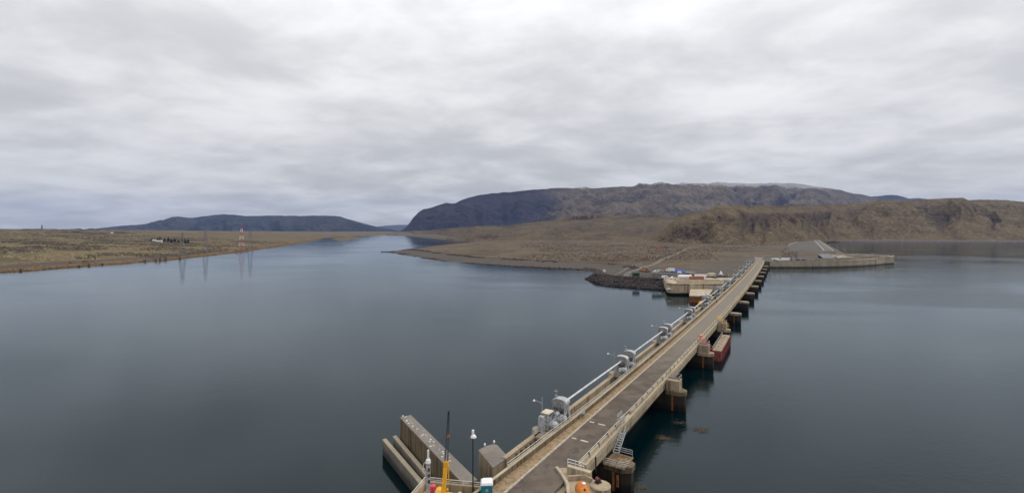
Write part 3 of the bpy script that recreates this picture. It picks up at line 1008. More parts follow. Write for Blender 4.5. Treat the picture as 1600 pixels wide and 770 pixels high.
# reeds along the left waterline
pts = []
seglen = [math.dist(a_, b_) for a_, b_ in zip(LS[2:20], LS[3:21])]
tot = sum(seglen)
for i in range(15000):
    q = random.random() * tot
    k = 0
    while q > seglen[k]:
        q -= seglen[k]; k += 1
    a_, b_ = LS[2 + k], LS[3 + k]
    p = lerp2(a_, b_, q / seglen[k])
    dx, dy = b_[0] - a_[0], b_[1] - a_[1]
    w = random.uniform(2.0, 13)
    x, y = p[0] - dy / seglen[k] * w, p[1] + dx / seglen[k] * w
    z = left_z(x, y)
    if z > 0.05:
        pts.append((x, y, z - 0.05))
domes('reeds', pts, 'reed', 'orange-brown reeds lining the left waterline', 'reeds', 0.45, 0.95, 1.7, 4)
def scatter_right(n, seed, thr, lo, hi, sc):
    aa = rg.uniform(0.02, 0.62, n * 5)
    dd_ = 560 * (1350 / 560) ** rg.uniform(0, 1, n * 5)
    x = aa * dd_
    s_ = seg_dist(x, dd_, RS1)
    k = inside(x, dd_, RPOLY) & (s_ > 55) & (fbm(x / sc, dd_ / sc, seed, 4) > thr)
    k &= seg_dist(x, dd_, [(300, 560), (345, 690), (600, 985)]) > 45
    x, y = x[k][:n], dd_[k][:n]
    return [(x_, y_, right_z(x_, y_) - 0.1) for x_, y_ in zip(x, y)]
domes('spoil_heaps', scatter_right(9000, 301, 0.42, 0, 0, 90.0), 'spoil', 'rows of small brown spoil heaps across the right bank flat', 'spoil', 0.4, 1.3, 0.8)
domes('spoil_heaps', scatter_right(5000, 305, 0.5, 0, 0, 70.0), 'spoil_pale', 'pale stony spoil heaps between the brown ones on the right bank', 'spoil', 0.35, 1.0, 0.7)
#PART2
# ------------------------------------------------------------------ the dam
U0, U1 = 44.0, 541.0
US = list(np.linspace(U0, U1, 120))
NP = 13
PU = [85.5 + 35.2 * i for i in range(NP)]
DAM = thing('dam', 'long concrete dam carrying a narrow road from the foreground to the far bank', 'dam')
RW = 5.65                                  # kerb to right parapet
MB().sweep(US, [(-0.05, 0.0), (RW + 0.02, 0.0), (RW + 0.02, -0.5), (-0.05, -0.5)]).build('road_surface', 'asphalt', DAM)
MB().sweep(US, [(-0.30, 0.20), (-0.02, 0.17), (0.0, -0.02), (-0.30, -0.02)]).build('kerb', 'kerb', DAM)
MB().sweep(US, [(-1.75, 0.16), (-0.31, 0.16), (-0.31, -0.5), (-1.75, -0.5)]).build('sidewalk', 'sandy', DAM)
MB().sweep(US, [(-1.72, -0.52), (RW + 0.95, -0.52), (RW + 0.95, -2.0), (RW + 0.25, -2.9), (-1.72, -2.9)]).build('girder', 'concrete', DAM)
# right parapet: a ledge with separate panels and the brackets between them
MB().sweep([q for q in US if q > 74.5], [(RW + 0.03, 0.26), (RW + 1.12, 0.26), (RW + 1.12, -0.51), (RW + 0.03, -0.51)]).build('parapet_ledge', 'concrete_pale', DAM)
pl = 3.52
npn = int((U1 - 76) / pl)
for i in range(npn):
    a0 = 76 + i * pl
    b0 = a0 + pl
    if abs(a0 - 92.5) < 1.4:
        continue
    m = MB()
    m.sweep([a0 + 0.18, b0 - 0.18], [(RW + 0.30, 0.265), (RW + 0.34, 0.95), (RW + 0.62, 0.95), (RW + 0.66, 0.265)])
    m.build('parapet_panel', 'concrete_pale', DAM)
    if a0 < 330:
        m = MB()
        m.sweep([b0 - 0.13, b0 + 0.13], [(RW + 0.36, 0.265), (RW + 0.36, 1.25), (RW + 0.58, 1.25), (RW + 0.58, 0.265)])
        m.build('bracket', 'galvanised_dark', DAM)
m = MB()
UR = [q for q in np.linspace(76, U1, 140)]
m.path([dam(q, RW + 0.47, 1.32) for q in UR], 0.06, 5)
m.build('hand_rail', 'rail_paint', DAM)
# left parapet wall and its rail
def left_t(uu):
    return -1.75 - 0.8 * max(0.0, (92 - uu) / 30.0)
def lsweep(us, prof, fn=None):
    return MB().sweep(us, prof, fn=lambda uu, t, z: dam(uu, t + left_t(uu) + 1.75, z))
lsweep(US, [(-1.74, -0.49), (-1.74, 1.0), (-2.12, 1.0), (-2.16, -3.2), (-1.74, -3.2)]).build('parapet_wall', 'concrete_stained', DAM)
lsweep(US, [(-1.70, 1.003), (-1.70, 1.12), (-2.16, 1.12), (-2.16, 1.003)]).build('parapet_coping', 'concrete_pale', DAM)
MB().sweep([q for q in US if q < 96], [(-0.32, 0.155), (-0.32, -0.4), (-3.0, -0.4), (-3.0, 0.155)]).build('sidewalk', 'sandy', DAM)
m = MB()
ul = np.linspace(70, U1, 150)
for z in (1.45, 1.85):
    m.path([dam(q, left_t(q) - 0.2, z) for q in ul], 0.055, 5)
for q in np.arange(70, U1, 2.6):
    m.tube(dam(q, left_t(q) - 0.2, 0.95), dam(q, left_t(q) - 0.2, 1.88), 0.04, 4)
m.build('railing', 'rail_paint', DAM)
# outer wall beyond the hoist trench, trench floor, and the gates
for i in range(NP):
    a0 = 73.5 if i == 0 else PU[i - 1]
    b0 = min(PU[i], U1)
    m = MB()
    q = list(np.linspace(a0, b0 - 0.12, 8))
    m.sweep(q, [(-5.5, 0.0), (-5.5, -5.0), (-6.4, -9.0), (-6.4, 0.0)])
    m.build('outer_wall', 'concrete', DAM)
    if i:
        m = MB()
        m.sweep(list(np.linspace(a0 + 2, b0 - 2, 8)), [(-2.2, -9), (2.6, -9), (3.4, -6), (3.2, -3.0), (2.6, -2.95), (-2.2, -2.95)])
        m.build('gate', 'gate_steel', DAM)
MB().sweep(US, [(-5.48, -2.5), (-2.2, -2.5), (-2.2, -4.5), (-5.48, -4.5)]).build('trench_floor', 'concrete_dark', DAM)
# buttress ribs of the stained outer wall near the camera
for k in range(7):
    uu = 76 + k * 1.35
    MB().sweep([uu, uu + 0.35], [(-5.3, -0.35), (-5.3, -2.6), (-5.52, -2.6), (-5.52, -0.35)]).build('wall_rib', 'concrete_stained', DAM)
# piers
for i, uu in enumerate(PU):
    rz = dam_rot(uu)
    p0 = dam(uu, 0, -DZ)
    pr = thing('pier', '', 'x')
    for k in ('label', 'category'):
        del pr[k]
    pr.parent = DAM
    pr.location = p0
    pr.rotation_euler = (0, 0, rz)
    w = 1.75
    top = DZ - (2.2 if i else 2.6)
    m = MB()
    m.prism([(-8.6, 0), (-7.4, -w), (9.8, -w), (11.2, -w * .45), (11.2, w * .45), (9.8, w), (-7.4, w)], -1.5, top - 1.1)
    m.build('pier_shaft', 'concrete_black', pr, bevel=0.08)
    m = MB()
    m.prism([(RW + 1.0, -w - .12), (9.9, -w - .12), (11.4, -w * .5), (11.4, w * .5), (9.9, w + .12), (RW + 1.0, w + .12)], top - 1.1, top)
    m.build('pier_cap', 'concrete' if i > 1 else 'concrete_stained', pr, bevel=0.08)
    # nose on the river side: pale sloping top
    m = MB()
    m.prism([(-6.42, -1.9), (-6.42, 1.9), (-8.0, 1.9), (-9.4, 0.6), (-9.4, -0.6), (-8.0, -1.9)], -1.5, DZ - 0.6, 0,
            [(-6.42, -1.7), (-6.42, 1.7), (-7.6, 1.5), (-8.6, 0.4), (-8.6, -0.4), (-7.6, -1.5)])
    m.build('pier_nose', 'concrete_pale', pr, bevel=0.1)
    # bearing wall under the deck
    m = MB()
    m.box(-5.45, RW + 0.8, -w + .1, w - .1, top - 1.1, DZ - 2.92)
    m.build('bearing', 'concrete_black', pr)
    if i in (1, 2, 3):
        m = MB()
        x0 = RW + 1.15
        m.box(x0, x0 + 3.2, -1.6, 1.6, top, DZ - 0.1)
        m.box(x0, x0 + 3.2, -1.6, -1.35, DZ - 0.1, DZ + 0.3); m.box(x0, x0 + 3.2, 1.35, 1.6, DZ - 0.1, DZ + 0.3)
        m.box(x0 + 2.95, x0 + 3.2, -1.35, 1.35, DZ - 0.1, DZ + 0.3)
        m.build('pier_block', 'concrete', pr, bevel=0.05)
        m = MB()
        for yy in (-1.5, 1.5):
            m.path([(x0, yy, DZ + 1.2), (x0 + 3.1, yy, DZ + 1.2)], 0.05, 5)
            m.path([(x0, yy, DZ + 0.75), (x0 + 3.1, yy, DZ + 0.75)], 0.04, 5)
            for k in range(3):
                m.tube((x0 + 0.1 + k * 1.45, yy, DZ + 0.25), (x0 + 0.1 + k * 1.45, yy, DZ + 1.2), 0.045, 5)
        m.path([(x0 + 3.1, -1.5, DZ + 1.2), (x0 + 3.1, 1.5, DZ + 1.2)], 0.05, 5)
        m.build('pier_railing', 'galvanised', pr)
    # rusty wear strips and brackets hanging on the pier side
    if i < 5:
        for yy in (-w - .16, w + .02):
            MB().box(8.2, 8.6, yy, yy + .14, 0.2, top - 1.15).build('wear_strip', 'rust', pr)
    if i == 0:
        # timber-topped landing with railings and stairs from the deck
        m = MB()
        for k in range(6):
            m.box(RW + 1.3 + k * 0.62, RW + 1.86 + k * 0.62, -2.6, 2.4, top + 0.004, top + 0.16)
        m.build('landing_planks', 'timber', pr)
        m = MB()
        for z in (0.45, 0.8, 1.15):
            m.path([(RW + 1.3, -2.6, top + z + .1), (RW + 4.7, -2.6, top + z + .1), (RW + 5.5, -1.2, top + z + .1)], 0.055, 5)
            m.path([(RW + 2.2, 2.5, top + z + .1), (RW + 4.7, 2.5, top + z + .1)], 0.055, 5)
        for x, y in ((RW + 1.3, -2.6), (RW + 2.4, -2.6), (RW + 3.6, -2.6), (RW + 4.7, -2.6), (RW + 5.5, -1.2), (RW + 2.2, 2.5), (RW + 4.7, 2.5)):
            m.tube((x, y, top), (x, y, top + 1.28), 0.055, 5)
        m.build('landing_railing', 'galvanised', pr)
        m = MB()
        for k in range(9):
            m.box(RW + 1.2, RW + 2.2, 2.4 + k * .42, 2.72 + k * .42, top + 0.1 + k * .27, top + 0.16 + k * .27)
        for xx in (RW + 1.18, RW + 2.22):
            m.tube((xx, 2.3, top + .1), (xx, 6.3, top + 2.65), 0.09, 4)
            m.tube((xx, 2.3, top + 1.1), (xx, 6.3, top + 3.65), 0.045, 4)
            for k in range(5):
                m.tube((xx, 2.3 + k, top + .1 + k * .64), (xx, 2.3 + k, top + 1.1 + k * .64), 0.04, 4)
        m.build('stairs', 'galvanised', pr)
        MB().box(RW + 3.6, RW + 4.0, -2.7, -2.55, 1.5, top - 1.1).build('wear_strip', 'rust', pr)
# expansion joints with painted ticks across the road
for uu in (84.0, 91.0):
    MB().sweep([uu, uu + 0.09], [(0.05, 0.004), (RW, 0.004), (RW, -0.02), (0.05, -0.02)]).build('expansion_joint', 'black_steel', DAM)
    for t0, t1 in ((0.35, 1.25), (2.1, 3.6)):
        MB().sweep([uu + 0.16, uu + 0.48], [(t0, 0.009), (t1, 0.009), (t1, -0.01), (t0, -0.01)]).build('road_marking', 'line_paint', DAM)
for uu in (104, 121, 140, 156, 175, 191, 226, 262, 297):
    MB().sweep([uu, uu + 0.12], [(0.05, 0.004), (RW, 0.004), (RW, -0.02), (0.05, -0.02)]).build('expansion_joint', 'black_steel', DAM)
# gate in the right parapet with its little steel frame
m = MB()
for uu in (91.4, 93.6):
    m.tube(dam(uu, RW + .3, .2), dam(uu, RW + .3, 2.5), 0.06, 5)
    m.tube(dam(uu, RW + .9, .2), dam(uu, RW + .9, 2.0), 0.06, 5)
for z in (0.9, 1.5, 2.1, 2.5):
    m.tube(dam(91.4, RW + .3, z), dam(93.6, RW + .3, z), 0.05, 5)
for z in (0.9, 1.5, 2.0):
    m.tube(dam(91.4, RW + .9, z), dam(93.6, RW + .9, z), 0.05, 5)
m.build('parapet_gate', 'galvanised', DAM)
# drain pipes and a sign on the parapet near the bend
MB().tube(dam(80.5, RW + 1.22, 0.1), dam(80.5, RW + 1.22, -2.6), 0.12, 6).build('drain_pipe', 'black_steel', DAM)

# ------------------------------------------------------------------ gate hoists on the piers
def arch(w, z0, zs, zt, n=9):
    pts = [(-w / 2, z0), (w / 2, z0), (w / 2, zs)]
    for k in range(1, n):
        an = math.pi * k / n
        pts.append((w / 2 * math.cos(an), zs + (zt - zs) * math.sin(an) ** 0.62))
    pts.append((-w / 2, zs))
    return pts
def hood(root, y, w=3.0, d=1.6):
    m = MB(); m.profile(arch(w, 2.7, 4.1, 4.95), y - d / 2, y + d / 2)
    h = m.build('hood', 'hood_grey', root, bevel=0.08)
    # rolled cover strip over the top, paler than the plates
    m = MB()
    ar = arch(w, 2.7, 4.1, 4.95)[2:]
    for (xa, za), (xb, zb) in zip(ar[:-1], ar[1:]):
        m.add([(xa, y - d / 2 - .06, za), (xb, y - d / 2 - .06, zb), (xb, y + d / 2 + .06, zb), (xa, y + d / 2 + .06, za),
               (xa * 1.05, y - d / 2 - .06, za + .09), (xb * 1.05, y - d / 2 - .06, zb + .09), (xb * 1.05, y + d / 2 + .06, zb + .09), (xa * 1.05, y + d / 2 + .06, za + .09)],
              [(3, 2, 1, 0), (4, 5, 6, 7), (0, 1, 5, 4), (2, 3, 7, 6), (1, 2, 6, 5), (3, 0, 4, 7)])
    m.build('cover_strip', 'galvanised', h)
    for sx in (-1, 1):
        MB().box(sx * .75 - .42, sx * .75 + .42, y - d / 2 - .07, y - d / 2 - .003, 2.85, 3.35).build('access_panel', 'galvanised_dark', h)
    m = MB()
    m.tube((0, y - d / 2 - 0.18, 3.7), (0, y + d / 2 + 0.18, 3.7), 0.36, 10)
    m.build('shaft_bearing', 'hood_grey', h)
    for sx in (-1, 1):
        for sy in (-1, 1):
            MB().tube((sx * 1.65, y + sy * (d / 2 + .1), -0.1), (sx * 1.15, y + sy * d * .40, 2.8), 0.24, 4, 0.22).build('leg', 'galvanised', root)
    m = MB()
    m.prism([(-0.55, y - .42), (0.55, y - .42), (0.55, y + .42), (-0.55, y + .42)], 0.02, 2.7, 0, [(-.7, y - .4), (.7, y - .4), (.7, y + .4), (-.7, y + .4)])
    m.build('plate', 'galvanised_dark', root)
def hoist_body(root, first=False):
    MB().box(-1.9, 1.75, -4.6, 4.6, -0.55, -0.02).build('base_slab', 'concrete', root, bevel=0.05)
    hood(root, 3.0)
    if not first:
        hood(root, -3.0)
    for y in ((3.0, -3.0) if not first else (3.0, -0.6)):
        m = MB()
        m.lathe([(0.05, -0.75), (0.62, -0.7), (0.68, -0.3), (0.68, 0.35), (0.5, 0.7), (0.05, 0.78)], 12, (1.05, y - 1.35, 1.75), 'x')
        m.build('gear_drum', 'galvanised', root, smooth=False)
        m = MB(); m.box(0.45, 1.65, y - 1.95, y - 0.75, 0.0, 1.1)
        m.build('gear_base', 'galvanised_dark', root, bevel=0.05)
    m = MB()
    m.lathe([(0.05, -0.6), (0.4, -0.58), (0.42, 0.5), (0.3, 0.66), (0.05, 0.68)], 10, (0.2, 0.9, 2.6), 'y')
    m.box(-0.35, 0.75, 0.3, 1.5, 0, 2.2)
    m.build('motor', 'galvanised', root)
    for y in ((4.35, -4.3, -1.4) if not first else (4.35, 1.0)):
        m = MB(); m.lathe([(.05, -.5), (.36, -.48), (.4, -.2), (.4, .3), (.2, .5)], 10, (.75, y, 1.5), 'x'); m.box(.2, 1.3, y - .35, y + .35, 0, 1.1); m.build('brake', 'galvanised', root)
        m = MB(); m.box(-.3, .15, y - .22, y + .22, 1.2, 2.1); m.tube((-.1, y, 0), (-.1, y, 1.25), .06, 5); m.build('junction_box', 'white_paint', root, bevel=.03)
    m = MB()
    for sx in (-.25, .25):
        m.tube((1.62, 1.9 + sx, -.1), (1.35, 1.9 + sx, 4.9), .05, 4)
    for k in range(13):
        m.tube((1.6 - k * .02, 1.65, .2 + k * .37), (1.6 - k * .02, 2.15, .2 + k * .37), .035, 4)
    m.build('ladder', 'galvanised', root)
    for x, y, h_ in ((-1.2, 3.3, 6.3), (-.6, 2.3, 5.8), (-1.5, -1.2, 3.4)):
        m = MB()
        m.tube((x, y, 0), (x, y, h_), .06, 5)
        m.tube((x - .35, y, h_ - .3), (x + .35, y, h_ - .3), .1, 5)
        m.build('vent_post', 'galvanised', root)
    m = MB()
    for x in (-1.7, 1.55):
        m.path([(x, -2.0, 2.55), (x, 2.0, 2.55)] if not first else [(x, .2, 2.55), (x, 2.4, 2.55)], .09, 5)
    m.path([(-.9, -2.2, 2.0), (-.4, -.6, 2.9), (-.4, 1.2, 2.9), (-.9, 2.3, 2.1)] if not first else [(-.4, -.6, 2.4), (-.4, 1.2, 2.9), (-.9, 2.3, 2.1)], .11, 6)
    m.build('pipework', 'hood_grey', root)
    m = MB(); m.box(-1.5, -0.5, -0.5, 0.6, 0, 1.9); m.box(-1.42, -0.58, -0.58, -0.5, 0.2, 1.75)
    m.build('control_cabinet', 'galvanised', root, bevel=0.04)
    m = MB()
    m.tube((-1.65, -4.1 if not first else -1.6, -.5), (-1.65, -4.1 if not first else -1.6, 6.2), 0.08, 6, 0.05)
    y = -4.1 if not first else -1.6
    m.tube((-1.65, y, 5.1), (-3.3, y, 5.35), 0.045, 5)
    lp = m.build('lamp_pole', 'galvanised', root)
    m = MB(); m.lathe([(0.04, 0.28), (0.12, 0.22), (0.28, 0.0), (0.05, -0.04)], 10, (-3.4, y, 5.2))
    m.build('lamp_head', 'white_paint', lp)
    m = MB()
    for z in (0.55, 1.05):
        m.path([(-1.8, -4.5, z), (-1.8, 4.5, z)], 0.04, 4)
        m.path([(-1.8, -4.5, z), (1.7, -4.5, z)], 0.04, 4)
        m.path([(-1.8, 4.5, z), (1.7, 4.5, z)], 0.04, 4)
    for k in range(7):
        m.tube((-1.8, -4.5 + k * 1.5, 0), (-1.8, -4.5 + k * 1.5, 1.08), 0.04, 4)
    m.build('guard_railing', 'galvanised', root)
    m = MB()
    m.path([(1.3, -4.2, 0.3), (1.3, -2.4, 0.3), (1.1, -1.2, 0.55), (1.2, 0.4, 0.4), (1.3, 4.1, 0.35)], 0.1, 6)
    m.build('cable_conduit', 'galvanised_dark', root)
ORD = ['nearest', 'second', 'third', 'fourth', 'fifth', 'sixth', 'seventh', 'eighth', 'ninth', 'tenth', 'eleventh', 'twelfth', 'farthest']
HG = 'gate hoists along the dam'
h0 = thing('gate_hoist', 'nearest grey gate hoist, with one arched hood and tall cabinets, beside the standing person', 'hoist', dam(PU[0], -4.05, 0.02), dam_rot(PU[0]), HG)
hoist_body(h0, True)
m = MB()
m.box(-2.0, -0.9, -2.6, -1.5, 0.0, 2.7); m.box(-1.95, -0.95, -2.55, -1.55, 2.7, 2.9); m.box(-1.7, -0.6, -1.46, -0.8, 0.0, 3.1)
m.build('cabinet_tower', 'galvanised', h0, bevel=0.06)
MB().box(-1.9, -0.2, -1.7, 0.4, 3.2, 3.35).build('canopy', 'cream', h0)
m = MB()
for z in (0.9, 1.8, 2.6):
    m.path([(-0.6, -2.6, z), (0.9, -2.6, z), (0.9, -1.0, z)], 0.06, 4)
for x, y in ((-0.6, -2.6), (0.9, -2.6), (0.9, -1.0)):
    m.tube((x, y, -2.4), (x, y, 3.0), 0.08, 4)
m.build('ladder_frame', 'galvanised', h0)
hs = None
for i in range(1, NP - 1):
    if hs is None:
        hs = thing('gate_hoist', '', 'hoist', (0, 0, 0), 0, HG)
        hoist_body(hs)
        r = hs
    else:
        r = copy_tree(hs)
    r.location = dam(PU[i], -4.05, 0.02)
    r.rotation_euler = (0, 0, dam_rot(PU[i]))
    r['label'] = ORD[i] + ' grey gate hoist with two arched hoods, counted from the near end of the dam'
# torque shafts between the hoods
for i in range(NP - 2):
    a_ = dam(PU[i] + 2.1, -4.05, 3.72); b_ = dam(PU[i + 1] - 2.1, -4.05, 3.72)
    d_ = (b_ - a_).normalized()
    t = thing('torque_shaft', ORD[i] + ' white shaft pipe joining two gate hoists, counted from the near end', 'pipe', a_, 0, 'white shaft pipes above the hoist trench')
    L = (b_ - a_)
    MB().tube((0, 0, 0), L, 0.21, 10).build('pipe', 'shaft_white', t)
    for q in (0.06, 0.5, 0.94):
        MB().tube(L * q - d_ * .12, L * q + d_ * .12, 0.28, 10).build('flange', 'shaft_white', t)

# yellow cover at the fourth hoist
t = thing('yellow_cover', 'small yellow machine cover on the river side of the fifth hoist', 'cover', dam(PU[4] + 1, -6.6, 0.1), dam_rot(PU[4]))
m = MB(); m.box(-1.4, 1.0, -1.8, 1.6, 0, 1.2); m.build('body', 'crane_yellow', t, bevel=0.15)
m = MB(); m.prism([(-1.5, -1.9), (1.1, -1.9), (1.1, 1.7), (-1.5, 1.7)], 1.2, 1.9, 0, [(-.7, -1.2), (.3, -1.2), (.3, 1.0), (-.7, 1.0)]); m.build('lid', 'crane_yellow', t)

# ------------------------------------------------------------------ foreground walls on the river side
def wall_thing(name, label, cat, p, q, w, z0, z1, mat, capm=None, bev=0.08):
    """wall from p to q (plan), w thick, with a top slab"""
    a_, b_ = Vector((*p, 0)), Vector((*q, 0))
    d_ = (b_ - a_).normalized(); n_ = Vector((d_.y, -d_.x, 0)) * w / 2
    t = thing(name, label, cat, (a_.x, a_.y, 0))
    poly = [(-n_).xy, n_.xy, (b_ - a_ + n_).xy, (b_ - a_ - n_).xy]
    m = MB(); m.prism([tuple(c) for c in poly], z0, z1 - 0.25); m.build('wall', mat, t, bevel=bev)
    n2 = n_ * (1 + 0.06 / w)
    poly = [(-n2 - d_ * .03).xy, (n2 - d_ * .03).xy, (b_ - a_ + n2 + d_ * .03).xy, (b_ - a_ - n2 + d_ * .03).xy]
    m = MB(); m.prism([tuple(c) for c in poly], z1 - 0.247, z1); m.build('coping', capm or mat, t, bevel=0.04)
    return t, d_, n_
A0, A1 = P(735, 752, DZ), P(633.5, 649.5, DZ)
tw, dv, nv = wall_thing('training_wall', 'thick brown concrete training wall running out into the water at left', 'wall', A0, A1, 2.3, -2, DZ, 'concrete_stained', 'concrete_grey')
for k in range(9):
    c = Vector((0, 0, 0)) + dv * (2.5 + k * 2.9) - nv * 1.02
    MB().tube((c.x, c.y, -1), (c.x, c.y, DZ - 0.4), 0.09, 4).build('joint', 'concrete_dark', tw)
# droppings-white lamps at the end of the wall: bleached patches
m = MB()
rr = random.Random(4)
for k in range(46):
    q = rr.betavariate(0.6, 1.2)
    e = A1[0] - A0[0], A1[1] - A0[1]
    c = (e[0] * (1 - q * .75) + rr.uniform(-.75, .75), e[1] * (1 - q * .75) + rr.uniform(-.4, .4))
    s_ = rr.uniform(0.04, 0.2)
    m.add([(c[0] + s_ * math.cos(w), c[1] + s_ * 0.7 * math.sin(w), DZ + 0.006) for w in np.linspace(0, 5.2, 6)], [(0, 1, 2, 3, 4, 5)])
m.build('droppings', 'white_paint', tw)
wall_thing('guide_wall', 'outermost thin guide wall with white streaks at the far left of the structure', 'wall', P(662, 757, 3.0), P(600.5, 685, 3.0), 0.75, -2, 3.0, 'concrete_grey', 'concrete_pale')
wall_thing('guide_wall', 'thin grey guide wall between the outer wall and the thick training wall', 'wall', P(669, 742, 3.6), P(616.5, 680, 3.6), 0.7, -2, 3.6, 'concrete_grey', 'concrete_pale')
# near pier block on the river side
t = thing('pier_block', 'angular concrete pier block between the lamp post and the hoist wall', 'pier')
tp = [P(*q, DZ - .1) for q in ((747.5, 702.5), (757, 697), (771, 692.5), (777, 694.5), (794, 713), (770, 730))]
ce = (sum(p[0] for p in tp) / 6, sum(p[1] for p in tp) / 6)
t.location = (ce[0], ce[1], 0)
m = MB(); m.prism([(p[0] - ce[0], p[1] - ce[1]) for p in tp], -2, DZ - .35); m.build('shaft', 'concrete', t, bevel=0.08)
m = MB(); m.prism([((p[0] - ce[0]) * 1.015, (p[1] - ce[1]) * 1.015) for p in tp], DZ - .347, DZ - .1); m.build('cap', 'concrete_grey', t, bevel=0.05)
for k, (x, y) in enumerate(((757.5, 698), (772, 693.5))):
    p = P(x, y, DZ - .1)
    q = thing('marker_light', ('white lamp on the left corner of the near pier block', 'white lamp on the far corner of the near pier block')[k], 'light', (p[0], p[1], DZ - .1), 0.4 * k, 'lamps on the near pier block')
    MB().tube((0, 0, 0), (0, 0, .35), 0.06, 6).build('post', 'galvanised', q)
    m = MB(); m.lathe([(0.05, -.16), (0.22, -.12), (0.26, .1), (0.05, .16)], 8, (0, 0, .45), 'x'); m.build('lamp_head', 'white_paint', q)

# platform in the lower left corner, with its parapet
PLP = [(-4.9, 66.2), (-9.0, 66.9), (-12.6, 67.7), (-14.6, 60.0), (-19.5, 40.0), (-17.0, 40.0), (-11.4, 50.0)]
t = thing('platform', 'concrete work platform with parapet in the lower left corner', 'platform')
m = MB(); m.prism(PLP, -2.0, DZ - .05); m.build('slab', 'concrete', t)
def path_wall(pts, w, z0, z1):
    m = MB()
    for (x1, y1), (x2, y2) in zip(pts[:-1], pts[1:]):
        l = math.hypot(x2 - x1, y2 - y1); nx, ny = (y2 - y1) / l * w / 2, -(x2 - x1) / l * w / 2
        m.prism([(x1 - nx, y1 - ny), (x1 + nx, y1 + ny), (x2 + nx, y2 + ny), (x2 - nx, y2 - ny)], z0, z1)
    return m
edge = [(-4.4, 66.4), (-9.0, 67.2), (-12.8, 68.0), (-14.9, 60.0), (-19.7, 40.0)]
path_wall(edge, 0.42, -2, DZ + 0.95).build('parapet', 'concrete', t, bevel=0.04)
m = MB()
pts = [(x, y, DZ + 1.5) for x, y in edge]
m.path(pts, 0.07, 6)
m.path([(x, y, DZ + 1.2) for x, y in edge], 0.05, 6)
for (a_, b_) in zip(pts[:-1], pts[1:]):
    n_ = max(2, int(math.dist(a_, b_) / 1.8))
    for k in range(n_):
        c = lerp2(a_, b_, k / n_)
        m.tube((c[0], c[1], DZ + .9), (c[0], c[1], DZ + 1.52), 0.05, 5)
m.build('railing', 'rail_paint', t)

# lamp post
b_ = P(739, 772, DZ)
t = thing('lamp_post', 'tall black lamp post with a white floodlight head', 'lamp post', (b_[0], b_[1], DZ - .05))
MB().tube((0, 0, 0), (0, 0, 8.3), 0.11, 8, 0.075).build('pole', 'black_steel', t)
MB().lathe([(0.28, 0.0), (0.28, 0.05), (0.14, 0.25), (0.1, 0.26)], 8).build('base_plate', 'galvanised', t)
m = MB(); m.lathe([(0.42, 0.0), (0.46, 0.06), (0.3, 0.34), (0.12, 0.44)], 12, (0.08, -0.1, 8.25)); m.build('lamp_shade', 'white_paint', t, smooth=True)
m = MB(); m.box(-.17, .17, -.2, .14, 8.6, 9.3); m.build('lamp_bracket', 'white_paint', t, bevel=0.05)

# portable toilet
b_ = P(760.5, 778, DZ)
t = thing('portable_toilet', 'teal portable toilet with a white roof beside the road', 'toilet', (b_[0], b_[1], DZ - .05), R(3))
MB().box(-.82, .82, -.8, .8, 0.0, 2.25).build('cabin', 'teal_plastic', t, bevel=0.05)
m = MB(); m.prism([(-.86, -.84), (.86, -.84), (.86, .84), (-.86, .84)], 2.253, 2.4, 0); 
m.prism([(-.84, -.82), (.84, -.82), (.84, .82), (-.84, .82)], 2.4, 2.62, 0, [(-.7, -.68), (.7, -.68), (.7, .7), (-.7, .7)])
m.build('roof', 'white_paint', t, bevel=0.05)
MB().tube((-.62, .6, 2.3), (-.62, .6, 2.85), 0.09, 8).build('vent_pipe', 'dark_green', t)
d_ = MB().box(-.62, .62, -.85, -.803, 0.12, 2.1).build('door', 'teal_plastic', t, bevel=0.02)
MB().box(-.16, .22, -.87, -.852, 1.45, 1.85).build('notice', 'kerb', d_)
MB().box(.42, .52, -.9, -.852, 1.0, 1.2).build('handle', 'black_steel', d_)

# truck crane with its boom up
b_ = P(692, 796, DZ)
t = thing('mobile_crane', 'yellow mobile crane with dark lattice tip raised above the platform', 'crane', (b_[0], b_[1], DZ - .05), R(-4))
tipv = Vector((0.55, 1.2, 12.8))
mid = Vector((0.30, 0.75, 6.2))
foot = Vector((0.0, 0.0, 1.9))
def sect(m, a_, b_, w):
    d__ = (b_ - a_).normalized(); e = Vector((1, 0, 0)); e = (e - d__ * e.dot(d__)).normalized(); g = d__.cross(e)
    vs = [c + e * sx * w / 2 + g * sy * w / 2 for c in (a_, b_) for sx, sy in ((-1, -1), (1, -1), (1, 1), (-1, 1))]
    m.add(vs, [(3, 2, 1, 0), (4, 5, 6, 7)] + [(i, (i + 1) % 4, 4 + (i + 1) % 4, 4 + i) for i in range(4)])
m = MB(); sect(m, foot, foot.lerp(mid, .8), 0.52); m.build('boom_base', 'crane_yellow', t, bevel=0.03)
m = MB(); sect(m, foot.lerp(mid, .35), mid, 0.40); m.build('boom_section', 'crane_yellow', t, bevel=0.03)
m = MB(); sect(m, mid - Vector((0.02, 0.05, .5)), mid + Vector((0, 0, .1)), 0.62); m.build('boom_collar', 'crane_yellow', t, bevel=0.04)
for sx in (-1, 1):
    MB().box(0.28 + sx * .36 - .06, 0.28 + sx * .36 + .06, .6, .72, 3.4, 5.7).build('lift_cylinder', 'crane_yellow', t)
m = MB()
e = Vector((1, 0, 0)); g = Vector((0, 1, 0))
chs = []
for sx, sy in ((-1, -1), (1, -1), (1, 1), (-1, 1)):
    a_ = mid + e * sx * .2 + g * sy * .2; c_ = tipv + e * sx * .09 + g * sy * .09
    m.tube(a_, c_, 0.05, 4); chs.append((a_, c_))
for k in range(14):
    for j in range(4):
        a_, c_ = chs[j]; a2, c2 = chs[(j + 1) % 4]
        m.tube(a_.lerp(c_, k / 14), a2.lerp(c2, (k + 1) / 14), 0.028, 3)
